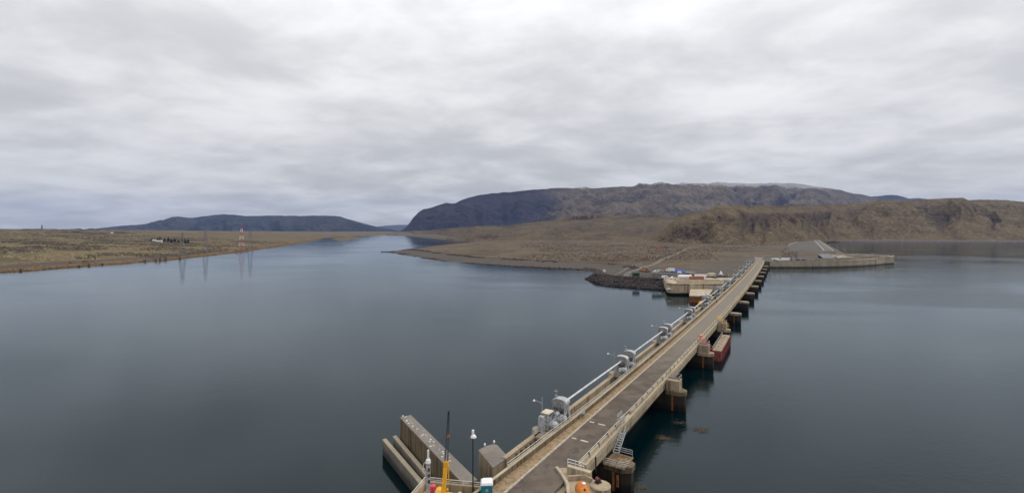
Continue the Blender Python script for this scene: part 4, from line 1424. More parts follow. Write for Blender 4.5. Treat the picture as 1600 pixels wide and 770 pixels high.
m.build('lattice_tip', 'lattice_dark', t)
m = MB(); m.lathe([(0.06, -.12), (0.28, -.1), (0.28, .1), (0.06, .12)], 10, tipv, 'x'); m.build('sheave', 'black_steel', t)
m = MB(); c = mid.lerp(tipv, .52) + Vector((0.12, -.2, 0)); m.lathe([(0.05, -.14), (0.24, -.1), (0.24, .1), (0.05, .14)], 8, c, 'y'); m.build('hook_block', 'rust', t)
MB().tube(tipv, c, 0.02, 4).build('cable', 'black_steel', t)
m = MB(); m.box(-1.1, 1.1, -3.2, 1.4, 0.9, 1.7); m.box(-1.1, -.1, -.6, 1.2, 1.7, 2.5); m.build('carrier', 'crane_yellow', t, bevel=0.08)
for sx in (-1, 1):
    for yy in (-2.4, 0.6):
        m = MB(); m.lathe([(0.1, -.2), (0.55, -.2), (0.6, 0), (0.55, .2), (0.1, .2)], 14, (sx * 1.15, yy, .6), 'x'); m.build('wheel', 'rubber', t)

# grey wrapped column with white cap
b_ = P(669, 797, DZ)
t = thing('wrapped_mast', 'grey wrapped mast with white cap and hooked lamp at platform corner', 'mast', (b_[0], b_[1], DZ - .05), R(5))
m = MB(); m.lathe([(0.34, 0), (0.34, 1.6), (0.24, 1.7), (0.26, 3.4), (0.33, 3.6), (0.30, 6.3), (0.36, 6.4), (0.28, 6.8)], 10); m.build('shaft', 'galvanised', t)
m = MB(); m.lathe([(0.38, 6.55), (0.30, 6.95), (0.14, 7.1), (0.13, 8.2), (0.05, 8.3)], 10); m.build('cap', 'white_paint', t)
for z in (2.0, 3.9, 4.7, 5.5):
    MB().box(-.02, .28, -.36, -.3, z, z + .45).build('wrapping_patch', 'lattice_dark', t)
m = MB(); m.path([(0, 0, 6.2), (-.45, 0, 6.6), (-.62, 0, 6.3), (-.6, 0, 5.8)], 0.06, 6); k_ = m.build('hook_arm', 'cream', t)
m = MB(); m.lathe([(0.05, .2), (0.2, .1), (0.22, -.15), (0.06, -.2)], 8, (-.6, 0, 5.6)); m.build('lamp_head', 'cream', k_)
m = MB(); m.box(-.6, .6, -.6, .6, 0, .25); m.build('foot', 'galvanised_dark', t)

# clutter on the platform
def drum(x, y, r, h, mat, label):
    b_ = P(x, y, DZ)
    t = thing('drum', label, 'drum', (b_[0], b_[1], DZ - .05))
    m = MB(); m.lathe([(r, 0), (r * 1.04, .04), (r, .08), (r, h * .33), (r * 1.04, h * .36), (r, h * .39), (r, h * .66), (r * 1.04, h * .69), (r, h * .72), (r, h)], 14); m.build('shell', mat, t)
    MB().lathe([(r * .92, h + .003), (r * .92, h + .03), (r * .2, h + .05)], 14).build('lid', mat, t)
drum(676.5, 771, 0.42, 1.25, 'pink_paint', 'bright pinkish red drum beside the grey mast')
drum(684, 778, 0.5, 0.95, 'red_paint', 'dark red drum in front of the pinkish red one')
drum(706, 779, 0.4, 0.8, 'navy', 'navy blue drum at the foot of the yellow crane')
b_ = P(718, 781, DZ)
t = thing('hose_reel', 'red hose coiled on a reel in front of the platform parapet', 'hose reel', (b_[0], b_[1], DZ - .05))
m = MB()
for q, (rr_, zz) in enumerate(((.62, .12), (.66, .3), (.6, .48), (.64, .66))):
    pts = [(rr_ * math.cos(w), rr_ * math.sin(w), zz) for w in np.linspace(0, 2 * math.pi, 17)]
    m.path(pts, 0.09, 6)
m.build('hose', 'red_paint', t)
MB().lathe([(.5, 0), (.5, .06), (.2, .08), (.2, .75), (.5, .78)], 12).build('reel', 'black_steel', t)
b_ = P(728, 777, DZ)
t = thing('bucket', 'small cream bucket beside the red hose reel', 'bucket', (b_[0] - .9, b_[1] + .3, DZ - .05))
MB().lathe([(.22, 0), (.3, .5), (.33, .52), (.33, .56)], 10).build('pail', 'cream', t)
m = MB(); m.path([(.3 * math.cos(w), 0, .55 + .25 * math.sin(w)) for w in np.linspace(0, math.pi, 7)], .02, 4); m.build('handle', 'galvanised', t)
for k, (x, y) in enumerate(((687.0, 768), (699, 772))):
    b_ = P(x, y, DZ)
    t = thing('hydrant', ('yellow valve post left of the crane boom', 'yellow valve post right of the crane boom')[k], 'valve', (b_[0], b_[1], DZ - .05), 0, 'yellow valve posts')
    MB().lathe([(.2, 0), (.2, .06), (.11, .1), (.11, .75), (.17, .8), (.05, .95)], 8).build('post', 'crane_yellow', t)
    MB().lathe([(.05, -.05), (.2, -.04), (.2, .04), (.05, .05)], 10, (0, -.16, .6), 'y').build('hand_wheel', 'crane_yellow', t)

# ------------------------------------------------------------------ abutment at the lower right with the orange tank
t = thing('abutment', 'concrete abutment with low walls and a round nose beside the road', 'abutment')
ab = [(6.9, 73.4), (7.6, 71.2), (8.1, 68.5), (7.6, 62.0), (3.0, 48.0), (14.0, 48.0), (13.6, 66.0), (12.6, 69.8), (9.6, 73.6)]
m = MB(); m.prism(ab, -2, DZ + 0.02); m.build('base', 'concrete', t)
path_wall([(7.05, 73.3), (7.75, 71.2), (8.25, 68.5), (7.85, 62.4), (4.0, 49)], 0.5, DZ - .6, DZ + 0.35).build('kerb_wall', 'concrete_pale', t, bevel=0.05)
path_wall([(8.7, 71.9), (12.0, 69.9)], 0.8, -2, DZ + 1.25).build('end_wall', 'concrete_pale', t, bevel=0.05)
path_wall([(8.5, 69.6), (10.9, 70.0), (12.0, 68.9)], 0.28, DZ, DZ + .8).build('tank_bund', 'concrete', t, bevel=0.03)
m = MB(); m.lathe([(1.5, -2), (1.5, DZ + .5), (1.3, DZ + .62), (0.2, DZ + .66)], 16, (13.0, 67.6, 0)); m.build('round_nose', 'concrete', t)
m = MB()
for z in (1.75, 2.25):
    m.path([(8.7, 71.9, DZ + z), (11.0, 70.5, DZ + z)], .05, 5)
for q in (0, .5, 1):
    c = lerp2((8.7, 71.9), (11.0, 70.5), q); m.tube((*c, DZ + 1.2), (*c, DZ + 2.28), .05, 5)
m.build('railing', 'white_paint', t)
b_ = P(913, 764, DZ + 1.0)
t = thing('orange_tank', 'orange cylindrical tank standing in a concrete bund beside the road', 'tank', (10.0, 64.2, DZ + .02), R(4))
m = MB(); m.lathe([(0.1, -1.95), (0.7, -1.85), (0.92, -1.55), (0.95, 1.55), (0.7, 1.85), (0.1, 1.95)], 20, (0, 0, 1.15), 'y'); m.build('shell', 'orange_paint', t, smooth=False)
for yy in (-1.2, 1.2):
    MB().lathe([(0.965, -.06), (0.985, 0), (0.965, .06)], 20, (0, yy, 1.15), 'y').build('band', 'orange_paint', t)
    MB().box(-.7, .7, yy - .15, yy + .15, 0, .45).build('saddle', 'galvanised_dark', t)
m = MB(); m.lathe([(0.2, 0), (0.2, .18), (0.26, .18), (0.26, .25), (0.05, .28)], 10, (0.15, .6, 2.08)); m.build('filler_cap', 'white_paint', t)
MB().box(-.14, .1, -.9, -.5, 2.06, 2.22).build('hatch', 'black_steel', t)
t = thing('red_winch', 'small dark red winch on the round concrete nose', 'winch', (12.7, 68.0, DZ + .66), R(30))
MB().box(-.45, .45, -.35, .35, 0, .14).build('base', 'black_steel', t)
MB().lathe([(.1, -.3), (.32, -.3), (.32, -.24), (.2, -.2), (.2, .2), (.32, .24), (.32, .3), (.1, .3)], 12, (0, 0, .45), 'y').build('spool', 'red_paint', t)
for yy in (-.36, .34):
    MB().box(-.2, .2, yy, yy + .04, .14, .6).build('bracket', 'black_steel', t)

# ------------------------------------------------------------------ red floating bulkhead by the third and fourth piers
uc = (PU[2] + PU[3]) / 2 + 2.0
p = dam(uc, 10.6, -DZ)
t = thing('floating_bulkhead', 'long red floating bulkhead with pale deck moored between two piers', 'bulkhead', p, dam_rot(uc) + R(1.0))
Lh = 13.8
m = MB(); m.prism([(-1.5, -Lh), (1.5, -Lh), (1.5, Lh), (-1.5, Lh)], -.8, 3.4); m.build('hull', 'red_paint', t, bevel=0.08)
for k in range(15):
    yy = -Lh + 0.8 + k * (2 * Lh - 1.6) / 14
    MB().box(1.5, 1.72, yy - .1, yy + .1, 0.0, 3.35).build('side_rib', 'red_paint', t)
for z in (1.0, 2.2):
    MB().box(1.5, 1.64, -Lh, Lh, z - .09, z + .09).build('side_stringer', 'red_paint', t)
for k in range(6):
    yy = -Lh + k * (2 * Lh / 6)
    MB().box(-1.35, 1.4, yy + .12, yy + 2 * Lh / 6 - .12, 3.403, 3.62).build('deck_plate', 'concrete', t, bevel=0.04)
    MB().box(-.5, .4, yy + 1.6, yy + 2.6, 3.62, 3.86).build('deck_hatch', 'concrete_pale', t, bevel=0.04)
m = MB()
for z in (4.2, 4.7):
    m.path([(-1.3, -Lh + .3, z), (-1.3, Lh - .3, z)], .05, 4)
for k in range(13):
    yy = -Lh + .3 + k * (2 * Lh - .6) / 12
    m.tube((-1.3, yy, 3.4), (-1.3, yy, 4.75), .05, 4)
m.build('railing', 'galvanised', t)
for sx in (-1, 1):
    MB().box(sx * .75 - .35, sx * .75 + .35, -Lh - .12, -Lh, -.2, 1.0).build('fender', 'rust', t)
# gangways from the parapet down to the pier blocks
def gangway(name, label, u_, mat):
    a_ = dam(u_ + 2.2, RW + .6, 1.5); b_ = dam(u_ + 0.6, RW + 4.9, -1.4)
    t = thing(name, label, 'gangway', b_)
    c = a_ - b_
    m = MB()
    n_ = Vector((c.y, -c.x, 0)).normalized() * .42
    for s_ in (-1, 1):
        m.tube(n_ * s_, c + n_ * s_, .1, 4)
    m.build('stringer', mat, t)
    m = MB()
    for k in range(9):
        q = c * ((k + .5) / 9); m.tube(q - n_, q + n_, .07, 4)
    m.build('tread', mat, t)
    m = MB()
    for s_ in (-1, 1):
        m.tube(n_ * s_ + Vector((0, 0, 1)), c + n_ * s_ + Vector((0, 0, 1)), .06, 4)
        for k in range(4):
            q = c * (k / 3) + n_ * s_; m.tube(q, q + Vector((0, 0, 1)), .05, 4)
    m.build('hand_rail', mat, t)
gangway('gangway', 'red gangway ladder leading down to the near end of the bulkhead', PU[2], 'pink_paint')
gangway('gangway', 'yellow gangway ladder leading down to the far end of the bulkhead', PU[3], 'crane_yellow')
p = dam(PU[2] + 6, RW + .5, .96)
t = thing('orange_box', 'small orange box standing on the right parapet beyond the red gangway', 'box', p, dam_rot(PU[2]))
MB().box(-.3, .3, -.7, .7, 0, .6).build('body', 'orange_paint', t, bevel=0.05)
MB().box(-.33, .33, -.73, .73, .6, .72).build('lid', 'crane_yellow', t, bevel=0.03)

# floating weed mats
def weed(cx, cy, n, s, label):
    m = MB(); rr = random.Random(int(cx))
    for k in range(n * 3):
        x, y = cx + rr.gauss(0, s), cy + rr.gauss(0, s * .7)
        r_ = rr.uniform(.04, .2)
        vs = [(x + r_ * rr.uniform(.5, 1.2) * math.cos(w), y + r_ * rr.uniform(.5, 1.2) * math.sin(w), 0.02 + rr.uniform(0, .05)) for w in np.linspace(0, 5.4, 7)]
        m.add(vs + [(x, y, .1)], [(i, (i + 1) % 7, 7) for i in range(7)])
    stuff(m.build('floating_weed', 'weed'), label, 'weed')
for q in ((1095, 672, 60, 1.0, 'brown patch of floating weed out on the right water'), (1037, 684, 60, .8, 'brown floating weed at the edge of the dam reflection'), (1062, 660, 30, 1.0, 'thin brown weed streak floating off the second pier'), (1001, 760, 60, .5, 'floating weed against the nearest pier at the right')):
    x, y = P(q[0], q[1]); weed(x, y, q[2], q[3], q[4])
#PART3
# ------------------------------------------------------------------ far wing wall with the rounded end
t = thing('wing_wall', 'long pale concrete wing wall with a rounded end at the far right water', 'wall')
core = WALLP
cx_, cy_ = 430, 640
def inset(p, k):
    d_ = Vector((cx_ - p[0], cy_ - p[1])).normalized()
    return (p[0] + d_.x * k, p[1] + d_.y * k)
WL = []
for (x1, y1), (x2, y2) in zip(core[:-1], core[1:]):
    n_ = max(1, int(math.dist((x1, y1), (x2, y2)) / 12))
    WL += [lerp2((x1, y1), (x2, y2), k / n_) for k in range(n_)]
WL.append(core[-1])
nw = []
for i, q in enumerate(WL):
    a_, b_ = WL[max(i - 1, 0)], WL[min(i + 1, len(WL) - 1)]
    l = math.dist(a_, b_)
    nw.append((-(b_[1] - a_[1]) / l, (b_[0] - a_[0]) / l))
ztop = 7.5
for i in range(len(WL) - 1):
    p_, q_ = WL[i], WL[i + 1]
    e1 = lerp2(p_, q_, 0.006); e2 = lerp2(p_, q_, 0.994)
    zz = ztop + (1.4 if i > len(WL) - 12 else 0.0)
    n1_, n2_ = nw[i], nw[i + 1]
    poly = [e1, e2, (e2[0] + n2_[0] * 4.5, e2[1] + n2_[1] * 4.5), (e1[0] + n1_[0] * 4.5, e1[1] + n1_[1] * 4.5)]
    m = MB(); m.prism(poly, -2, zz); m.build('wall_panel', 'concrete_wing', t, bevel=0.02)
    m = MB()
    o1 = (e1[0] - n1_[0] * .25, e1[1] - n1_[1] * .25); o2 = (e2[0] - n2_[0] * .25, e2[1] - n2_[1] * .25)
    m.prism([o1, o2, (e2[0] + n2_[0] * 1.0, e2[1] + n2_[1] * 1.0), (e1[0] + n1_[0] * 1.0, e1[1] + n1_[1] * 1.0)], zz + .003, zz + 0.55)
    m.build('coping', 'concrete_pale', t)
    if i % 7 == 3:
        c = lerp2(p_, q_, 0.5)
        m = MB(); m.tube((c[0] - n1_[0] * .1, c[1] - n1_[1] * .1, 0.1), (c[0] - n1_[0] * .1, c[1] - n1_[1] * .1, zz - 1.2), 0.28, 4); m.build('fender_post', 'concrete_dark', t)
    if i > len(WL) - 12:
        m = MB(); m.tube((p_[0], p_[1], zz + .5), (p_[0], p_[1], zz + 2.0), .35, 5); m.build('bollard', 'concrete_pale', t)
ed = [(WL[k][0] + nw[k][0] * 4.4, WL[k][1] + nw[k][1] * 4.4) for k in range(len(WL) - 18, len(WL))]
ec = (sum(q[0] for q in ed) / len(ed) - 8, sum(q[1] for q in ed) / len(ed) + 6)
m = MB(); m.add([(*ec, 7.35)] + [(*q, 7.3) for q in ed], [(0, i + 1, i + 2) for i in range(len(ed) - 1)]); m.build('end_deck', 'concrete_wing', t)
# back kerb of the wall road
m = path_wall([(314, 566), (365, 572), (420, 580), (455, 598)], 0.6, 6.9, 8.2)
tag(m.build('kerb_wall', 'concrete_pale'), 'low pale concrete wall behind the parked trucks on the far wing wall', 'wall')

# concrete abutment by the rock jetty
t = thing('abutment', 'big square concrete abutment beside the dark rock jetty', 'abutment')
c0 = P(1048, 461, 0); x0, y0 = c0
x1 = dam(322, -6.4)[0] - 1
m = MB(); m.prism([(x0 + 1, y0), (x1 - 5, y0), (x1 + 26, y0 + 46), (x0 + 10, y0 + 46), (x0 - 1.2, y0 + 4)], 1.2, DZ - .25); m.build('block', 'concrete_pale', t, bevel=0.15)
m = MB(); m.prism([(x0 + 2, y0 + 1), (x1 - 6, y0 + 1), (x1 + 24, y0 + 45), (x0 + 11, y0 + 45), (x0, y0 + 5)], -2, 1.2); m.build('plinth', 'concrete_dark', t)
m = MB(); m.prism([(x0 + .8, y0 - .2), (x1 - 5, y0 - .2), (x1 - 5, y0 + .9), (x0 + 1.2, y0 + .9)], DZ - .247, DZ + .75); m.build('front_parapet', 'concrete', t, bevel=0.05)
m = MB(); m.prism([(x0 + .7, y0 - .1), (x0 + 1.6, y0 + .6), (x0 + .4, y0 + 4.4), (x0 + 11, y0 + 40), (x0 + 10, y0 + 40.5), (x0 - 1.3, y0 + 4.2)], DZ - .24, DZ + .8); m.build('side_parapet', 'concrete', t)
for yy in (12, 24):
    MB().box(x0 + 6 + yy * .2, x1 - 3 + yy * .55, y0 + yy, y0 + yy + .7, DZ - .3, DZ + .8).build('cross_wall', 'concrete_pale', t, bevel=0.05)
px0 = P(1076.5, 461, 0)[0]; px1 = P(1085, 461, 0)[0]
MB().box(px0, px1, y0 - 1.0, y0 - .02, 0.2, DZ + .3).build('pale_panel', 'concrete_pale', t, bevel=0.05)
xr = P(1098.5, 461, 0)[0]
MB().box(xr, xr + .35, y0 - .14, y0 + .1, 1.3, DZ - .3).build('rust_strip', 'rust', t)
b0 = P(1077, 472.5, 0); b1 = P(1107, 472.5, 0)
m = MB(); m.prism([b0, b1, (b1[0] + 16, y0 - 1.2), (px0 + .3, y0 - 1.2)], 3.4, 4.3); m.build('landing_slab', 'concrete_pale', t, bevel=0.05)
m = MB(); m.prism([(b0[0] + .2, b0[1] + .5), (b1[0], b1[1] + .5), (b1[0] + 15, y0 - 1.4), (px0 + .6, y0 - 1.4)], -2, 3.397); m.build('landing_wall', 'rust', t)
MB().box(x0 - 1.9, x0 + .6, y0 + 1, y0 + 3, 3.6, 4.4).build('corner_fender', 'white_paint', t, bevel=.1)

# ------------------------------------------------------------------ vehicles and stores in the far yard
def at_yard(x, y, z):
    q = P(x, y, z)
    return (q[0], q[1], z)
def wheels(t, xs, w, r=0.5):
    for x in xs:
        for s_ in (-1, 1):
            m = MB(); m.lathe([(r * .35, -.15), (r, -.15), (r, .15), (r * .35, .15)], 10, (x, s_ * w / 2, r), 'y'); m.build('wheel', 'rubber', t)
def truck(label, loc, rz, L=8.0, mat='white_paint', cabm='white_paint', mark=None, group=None):
    t = thing('truck', label, 'truck', loc, rz, group)
    m = MB(); m.box(-L / 2, L / 2 - 2.1, -1.25, 1.25, .95, 3.5); b = m.build('cargo_box', mat, t, bevel=.06)
    if mark == 'wedge':
        MB().add([(-L / 2 + .3, -1.27, 1.05), (L / 2 - 2.6, -1.27, 1.05), (-L / 2 + .3, -1.27, 2.7)], [(0, 1, 2)]).build('marking', 'green_paint', b)
    if mark == 'disc':
        MB().lathe([(0.75, 0), (0.7, .03)], 14, (L / 2 - 3.2, -1.3, 2.2), 'y').build('marking', 'green_paint', b)
    m = MB(); m.profile([(L / 2 - 2.0, .7), (L / 2, .7), (L / 2, 1.7), (L / 2 - .45, 2.7), (L / 2 - 2.0, 2.75)], -1.15, 1.15); c = m.build('cab', cabm, t, bevel=.08)
    for s_ in (-1, 1):
        MB().box(L / 2 - 1.5, L / 2 - .6, s_ * 1.16 - .02, s_ * 1.16 + .02, 1.75, 2.45).build('side_window', 'glass_dark', c)
    MB().box(-L / 2, L / 2 - 2, -.5, .5, .6, .94).build('chassis', 'black_steel', t)
    wheels(t, (-L / 2 + 1.2, -L / 2 + 2.3, L / 2 - 1.1), 2.1)
    return t
def pickup(label, loc, rz, mat='white_paint', name='pickup_truck', van=False, group=None):
    t = thing(name, label, 'van' if van else 'pickup', loc, rz, group)
    if van:
        pr = [(-2.6, .45), (2.6, .45), (2.6, 1.15), (1.9, 1.3), (1.2, 2.3), (-2.6, 2.35)]
    else:
        pr = [(-2.8, .45), (2.8, .45), (2.8, 1.1), (1.3, 1.25), (.7, 1.95), (-.7, 1.95), (-1.0, 1.2), (-2.8, 1.15)]
    m = MB(); m.profile(pr, -.95, .95); b = m.build('body', mat, t, bevel=.06)
    for s_ in (-1, 1):
        MB().box(-.5, .75 if not van else 1.1, s_ * .96 - .02, s_ * .96 + .02, 1.3, 1.8).build('side_window', 'glass_dark', b)
    m = MB(); m.add([(1.24, -.8, 1.32), (1.24, .8, 1.32), (.76, .8, 1.9), (.76, -.8, 1.9)] if not van else [(1.88, -.8, 1.4), (1.88, .8, 1.4), (1.27, .8, 2.25), (1.27, -.8, 2.25)], [(0, 1, 2, 3)]); m.build('windscreen', 'glass_dark', b)
    wheels(t, (-1.8, 1.8), 1.75, .4)
    return t
def container(label, loc, rz, L, W, H, mat, name='container', cat='container', roof=None, group=None):
    t = thing(name, label, cat, loc, rz, group)
    MB().box(-L / 2, L / 2, -W / 2, W / 2, .1, H).build('body', mat, t, bevel=.04)
    n_ = int(L / .9)
    m = MB()
    for k in range(n_):
        x = -L / 2 + .35 + k * (L - .7) / max(1, n_ - 1)
        m.box(x - .09, x + .09, -W / 2 - .06, -W / 2, .25, H - .2)
    m.build('corrugation', mat, t)
    MB().box(-L / 2 - .08, L / 2 + .08, -W / 2 - .1, W / 2 + .1, H + .003, H + .16).build('roof', roof or mat, t)
    MB().box(L / 2, L / 2 + .05, -W / 2 + .15, W / 2 - .15, .3, H - .2).build('end_door', mat, t)
    return t
YG = 'vehicles parked on the far wing wall'
truck('white truck with a green wedge on its side on the far wing wall', at_yard(1213, 408.0, 7.13), R(0), 9.5, mark='wedge', group=YG)
truck('white truck with a green disc on its side on the far wing wall', at_yard(1229, 407.8, 7.13), R(0), 12, cabm='navy', mark='disc', group=YG)
pickup('dark blue van just right of the white trucks on the wing wall', at_yard(1247, 407.8, 7.13), R(0), 'navy', 'van', True, YG)
pickup('dark blue van at the right end of the parked row on the wing wall', at_yard(1255, 407.8, 7.13), R(180), 'navy', 'van', True, YG)
# grey roofed shed at the embankment and the stores beside it
sh = at_yard(1296.5, 405.6, 7.13)
t = thing('shed', 'low shed with a wide blue-grey sloping roof below the embankment', 'shed', sh, R(0))
MB().box(-6.6, 6.6, 0.2, 12, 0, 1.9).build('wall', 'concrete_grey', t)
m = MB(); m.add([(-7.2, -.6, 1.1), (7.2, -.6, 1.1), (7.6, 13, 6.6), (-7.4, 13, 6.6), (-7.2, -.6, .8), (7.2, -.6, .8), (7.6, 13, 6.3), (-7.4, 13, 6.3)], [(0, 1, 2, 3), (7, 6, 5, 4), (0, 4, 5, 1), (1, 5, 6, 2), (2, 6, 7, 3), (3, 7, 4, 0)])
rf = m.build('roof', 'bluegrey_roof', t)
for k in range(8):
    x = -6.4 + k * 1.83
    MB().tube((x, -.55, 1.16), (x * 1.03, 12.9, 6.64), .07, 4).build('roof_seam', 'bluegrey_roof', rf)
MB().box(-6.4, 6.4, 12.0, 12.4, 0, 6.2).build('back_wall', 'concrete_grey', t)
container('white container beside the grey shed roof', at_yard(1313, 404, 7.13), R(-25), 7, 2.6, 3.4, 'white_paint', group='stores beside the shed')
container('rust red container at the corner of the grey shed', at_yard(1309, 403, 7.13), R(60), 5, 2.4, 2.8, 'rust_red', group='stores beside the shed')
container('small green bin in front of the stores by the shed', at_yard(1313.5, 406.2, 7.13), R(10), 2.4, 1.8, 1.8, 'green_paint', 'bin', 'bin', group='stores beside the shed')
container('pale store hut at the right of the shed stores', at_yard(1318.5, 404.6, 7.13), R(-20), 3.6, 2.4, 2.8, 'cream', 'hut', 'hut', group='stores beside the shed')
# lamp poles
for k, (x, y, h_) in enumerate(((1296, 391, 12), (1307.5, 396.5, 14), (1320.5, 401.5, 12), (1285.5, 400, 9), (1364, 405, 9))):
    q = P(x, y, 8.0)
    t = thing('lamp_pole', ('slim pale lamp pole behind the shed', 'slim pale lamp pole at the embankment crest', 'slim pale lamp pole right of the shed stores', 'short pale lamp pole left of the shed', 'short pale pole near the rounded end of the wing wall')[k], 'lamp pole', (q[0], q[1], 6.9), 0, 'pale lamp poles by the far wing wall')
    MB().tube((0, 0, 0), (0, 0, h_), .16, 6, .1).build('pole', 'galvanised', t)
    MB().tube((0, 0, h_ - .1), (-1.4, 0, h_ + .1), .09, 5).build('arm', 'galvanised', t)
    MB().lathe([(.08, .15), (.4, 0), (.1, -.08)], 8, (-1.5, 0, h_)).build('lamp_head', 'white_paint', t)
# the yard by the jetty
YZ = 6.9
container('dark green skip standing alone above the rock jetty', at_yard(993.5, 431.6, 6.3), R(8), 5.2, 2.6, 2.7, 'dark_green', 'skip', 'skip')
container('long blue-grey site cabin behind the two white vehicles', at_yard(1036, 433.0, YZ), R(-3), 17, 3.2, 3.1, 'bluegrey_roof', 'site_cabin', 'cabin', 'concrete_grey')
pickup('white van parked in front of the long site cabin', at_yard(1039.5, 435.2, YZ), R(-5), 'white_paint', 'van', True)
pickup('white pickup parked at the right end of the site cabin', at_yard(1051, 435.8, YZ), R(20))
pickup('white pickup in the row behind the site cabin, at its left end', at_yard(1025, 425.5, YZ), R(10), group='row behind the cabin')
pickup('pale teal van in the row behind the site cabin', at_yard(1032, 425.2, YZ), R(-4), 'galvanised', 'van', True, 'row behind the cabin')
pickup('rust red pickup in the row behind the site cabin', at_yard(1039, 425.0, YZ), R(5), 'rust_red', group='row behind the cabin')
truck('white box truck in the row behind the site cabin', at_yard(1047, 425.2, YZ), R(170), 7.5, group='row behind the cabin')
def tarp(label, loc, L, W, H, mat, seed):
    rr = random.Random(seed)
    t = thing('tarp_pile', label, 'tarp', loc, rr.uniform(-.2, .2))
    nx, ny = 12, 8
    vs = []
    for i in range(nx + 1):
        for j in range(ny + 1):
            a_, b_ = i / nx * 2 - 1, j / ny * 2 - 1
            hh = max(0, 1 - abs(a_) ** 4) * max(0, 1 - abs(b_) ** 3)
            vs.append((a_ * L / 2, b_ * W / 2, H * hh ** .5 * rr.uniform(.75, 1.05)))
    m = MB(); m.add(vs, [(i * (ny + 1) + j, (i + 1) * (ny + 1) + j, (i + 1) * (ny + 1) + j + 1, i * (ny + 1) + j + 1) for i in range(nx) for j in range(ny)])
    m.build('sheet', mat, t, smooth=True)
    MB().box(-L * .38, L * .38, -W * .3, W * .3, -.05, H * .5).build('pallet_stack', 'timber', t)
tarp('left pile under a bright blue tarp behind the site cabin', at_yard(1056.5, 425.2, YZ), 5.5, 4, 2.2, 'blue_tarp', 1)
tarp('right pile under a bright blue tarp behind the site cabin', at_yard(1066.5, 426.2, YZ), 5.0, 4, 2.4, 'blue_tarp', 2)
tarp('cream covered pile between the two blue tarps', at_yard(1061.5, 426.6, YZ), 3.6, 3, 1.8, 'cream', 3)
t = thing('tent', 'grey pitched shelter tent right of the blue tarps', 'tent', at_yard(1078, 429.6, YZ), R(-8))
m = MB(); m.add([(-4.2, -2.5, 1.9), (4.2, -2.5, 1.9), (4.2, 2.5, 1.9), (-4.2, 2.5, 1.9), (-4.0, 0, 3.2), (4.0, 0, 3.2)], [(0, 1, 5, 4), (2, 3, 4, 5), (1, 2, 5), (3, 0, 4)]); m.build('canopy', 'concrete_grey', t)
m = MB(); m.box(-4.0, -1.2, -2.3, 2.3, 0, 1.85); m.build('side_wall', 'navy', t)
for x in (-4, 0, 4):
    for y in (-2.4, 2.4):
        MB().tube((x, y, 0), (x, y, 1.95), .08, 5).build('pole', 'galvanised', t)
t = thing('storage_tank', 'long white storage tank lying behind the square abutment', 'tank', at_yard(1070, 435.6, YZ), R(-2))
MB().lathe([(.2, -5.4), (1.1, -5.1), (1.45, -4.4), (1.45, 4.4), (1.1, 5.1), (.2, 5.4)], 14, (0, 0, 1.75), 'x').build('shell', 'white_paint', t, smooth=False)
for x in (-3.2, 0, 3.2):
    MB().box(x - .25, x + .25, -1.1, 1.1, 0, .8).build('saddle', 'concrete_grey', t)
t = thing('drum', 'bright blue drum standing between the tent and the white tank', 'drum', at_yard(1070, 431.8, YZ))
MB().lathe([(.8, 0), (.84, .06), (.8, .1), (.8, 2.0), (.2, 2.1)], 12).build('shell', 'blue_tarp', t)
MB().lathe([(.3, 2.1), (.3, 2.2), (.05, 2.25)], 8).build('cap', 'navy', t)
container('long rust red container at the edge of the square abutment', at_yard(1088.5, 437.4, YZ), R(-2), 10.2, 2.5, 2.6, 'rust_red')
container('white container tucked behind the long rust red one', at_yard(1094, 435.2, YZ), R(-2), 8, 2.5, 3.0, 'white_paint')
truck('cream flat-fronted truck right of the rust red container', at_yard(1110, 433.4, YZ), R(185), 7, 'cream', 'cream')
pickup('small grey pickup just right of the cream truck', at_yard(1117.5, 434.5, YZ), R(80), 'galvanised_dark')
t = thing('cone_tent', 'white pointed tent near the far hoists', 'tent', at_yard(1126.5, 430.8, YZ))
MB().lathe([(2.0, 0), (1.9, .5), (1.2, 2.0), (.35, 3.6), (.05, 4.3)], 9).build('sheet', 'white_paint', t)
MB().tube((0, 0, 3.5), (0, 0, 4.7), .08, 5).build('pole', 'galvanised', t)
t = thing('work_boat', 'grey flat work boat on blocks beside the pointed tent', 'boat', at_yard(1127, 433.0, YZ), R(-4))
m = MB(); m.prism([(-4.2, -1.0), (3.2, -1.0), (4.4, 0), (3.2, 1.0), (-4.2, 1.0)], .4, 1.5, 0, [(-4.5, -1.4), (3.6, -1.4), (5.4, 0), (3.6, 1.4), (-4.5, 1.4)]); m.build('hull', 'galvanised_dark', t)
MB().box(-1.6, .8, -.8, .8, 1.5, 2.7).build('wheelhouse', 'galvanised', t, bevel=.05)
for x in (-3, 2.5):
    MB().box(x - .2, x + .2, -1, 1, 0, .4).build('block', 'timber', t)
t = thing('wheel_loader', 'orange wheel loader at the left edge of the yard', 'loader', at_yard(1010.5, 425.2, 6.6), R(15))
MB().box(-2.2, .6, -.9, .9, .8, 1.8).build('body', 'orange_paint', t, bevel=.08)
MB().box(-.9, .5, -.75, .75, 1.8, 3.0).build('cab', 'glass_dark', t, bevel=.05)
m = MB(); m.profile([(2.4, .2), (3.4, .2), (3.4, .4), (2.7, .6), (2.6, 1.3), (2.3, 1.2)], -1.2, 1.2); m.build('bucket', 'rust', t)
for s_ in (-.6, .6):
    MB().tube((.4, s_, 1.4), (2.5, s_, .9), .14, 5).build('arm', 'orange_paint', t)
wheels(t, (-1.4, .9), 1.9, .7)
t = thing('pipe_stack', 'stack of rusty pipes left of the orange loader', 'pipes', at_yard(1004, 424.2, 6.6), R(5))
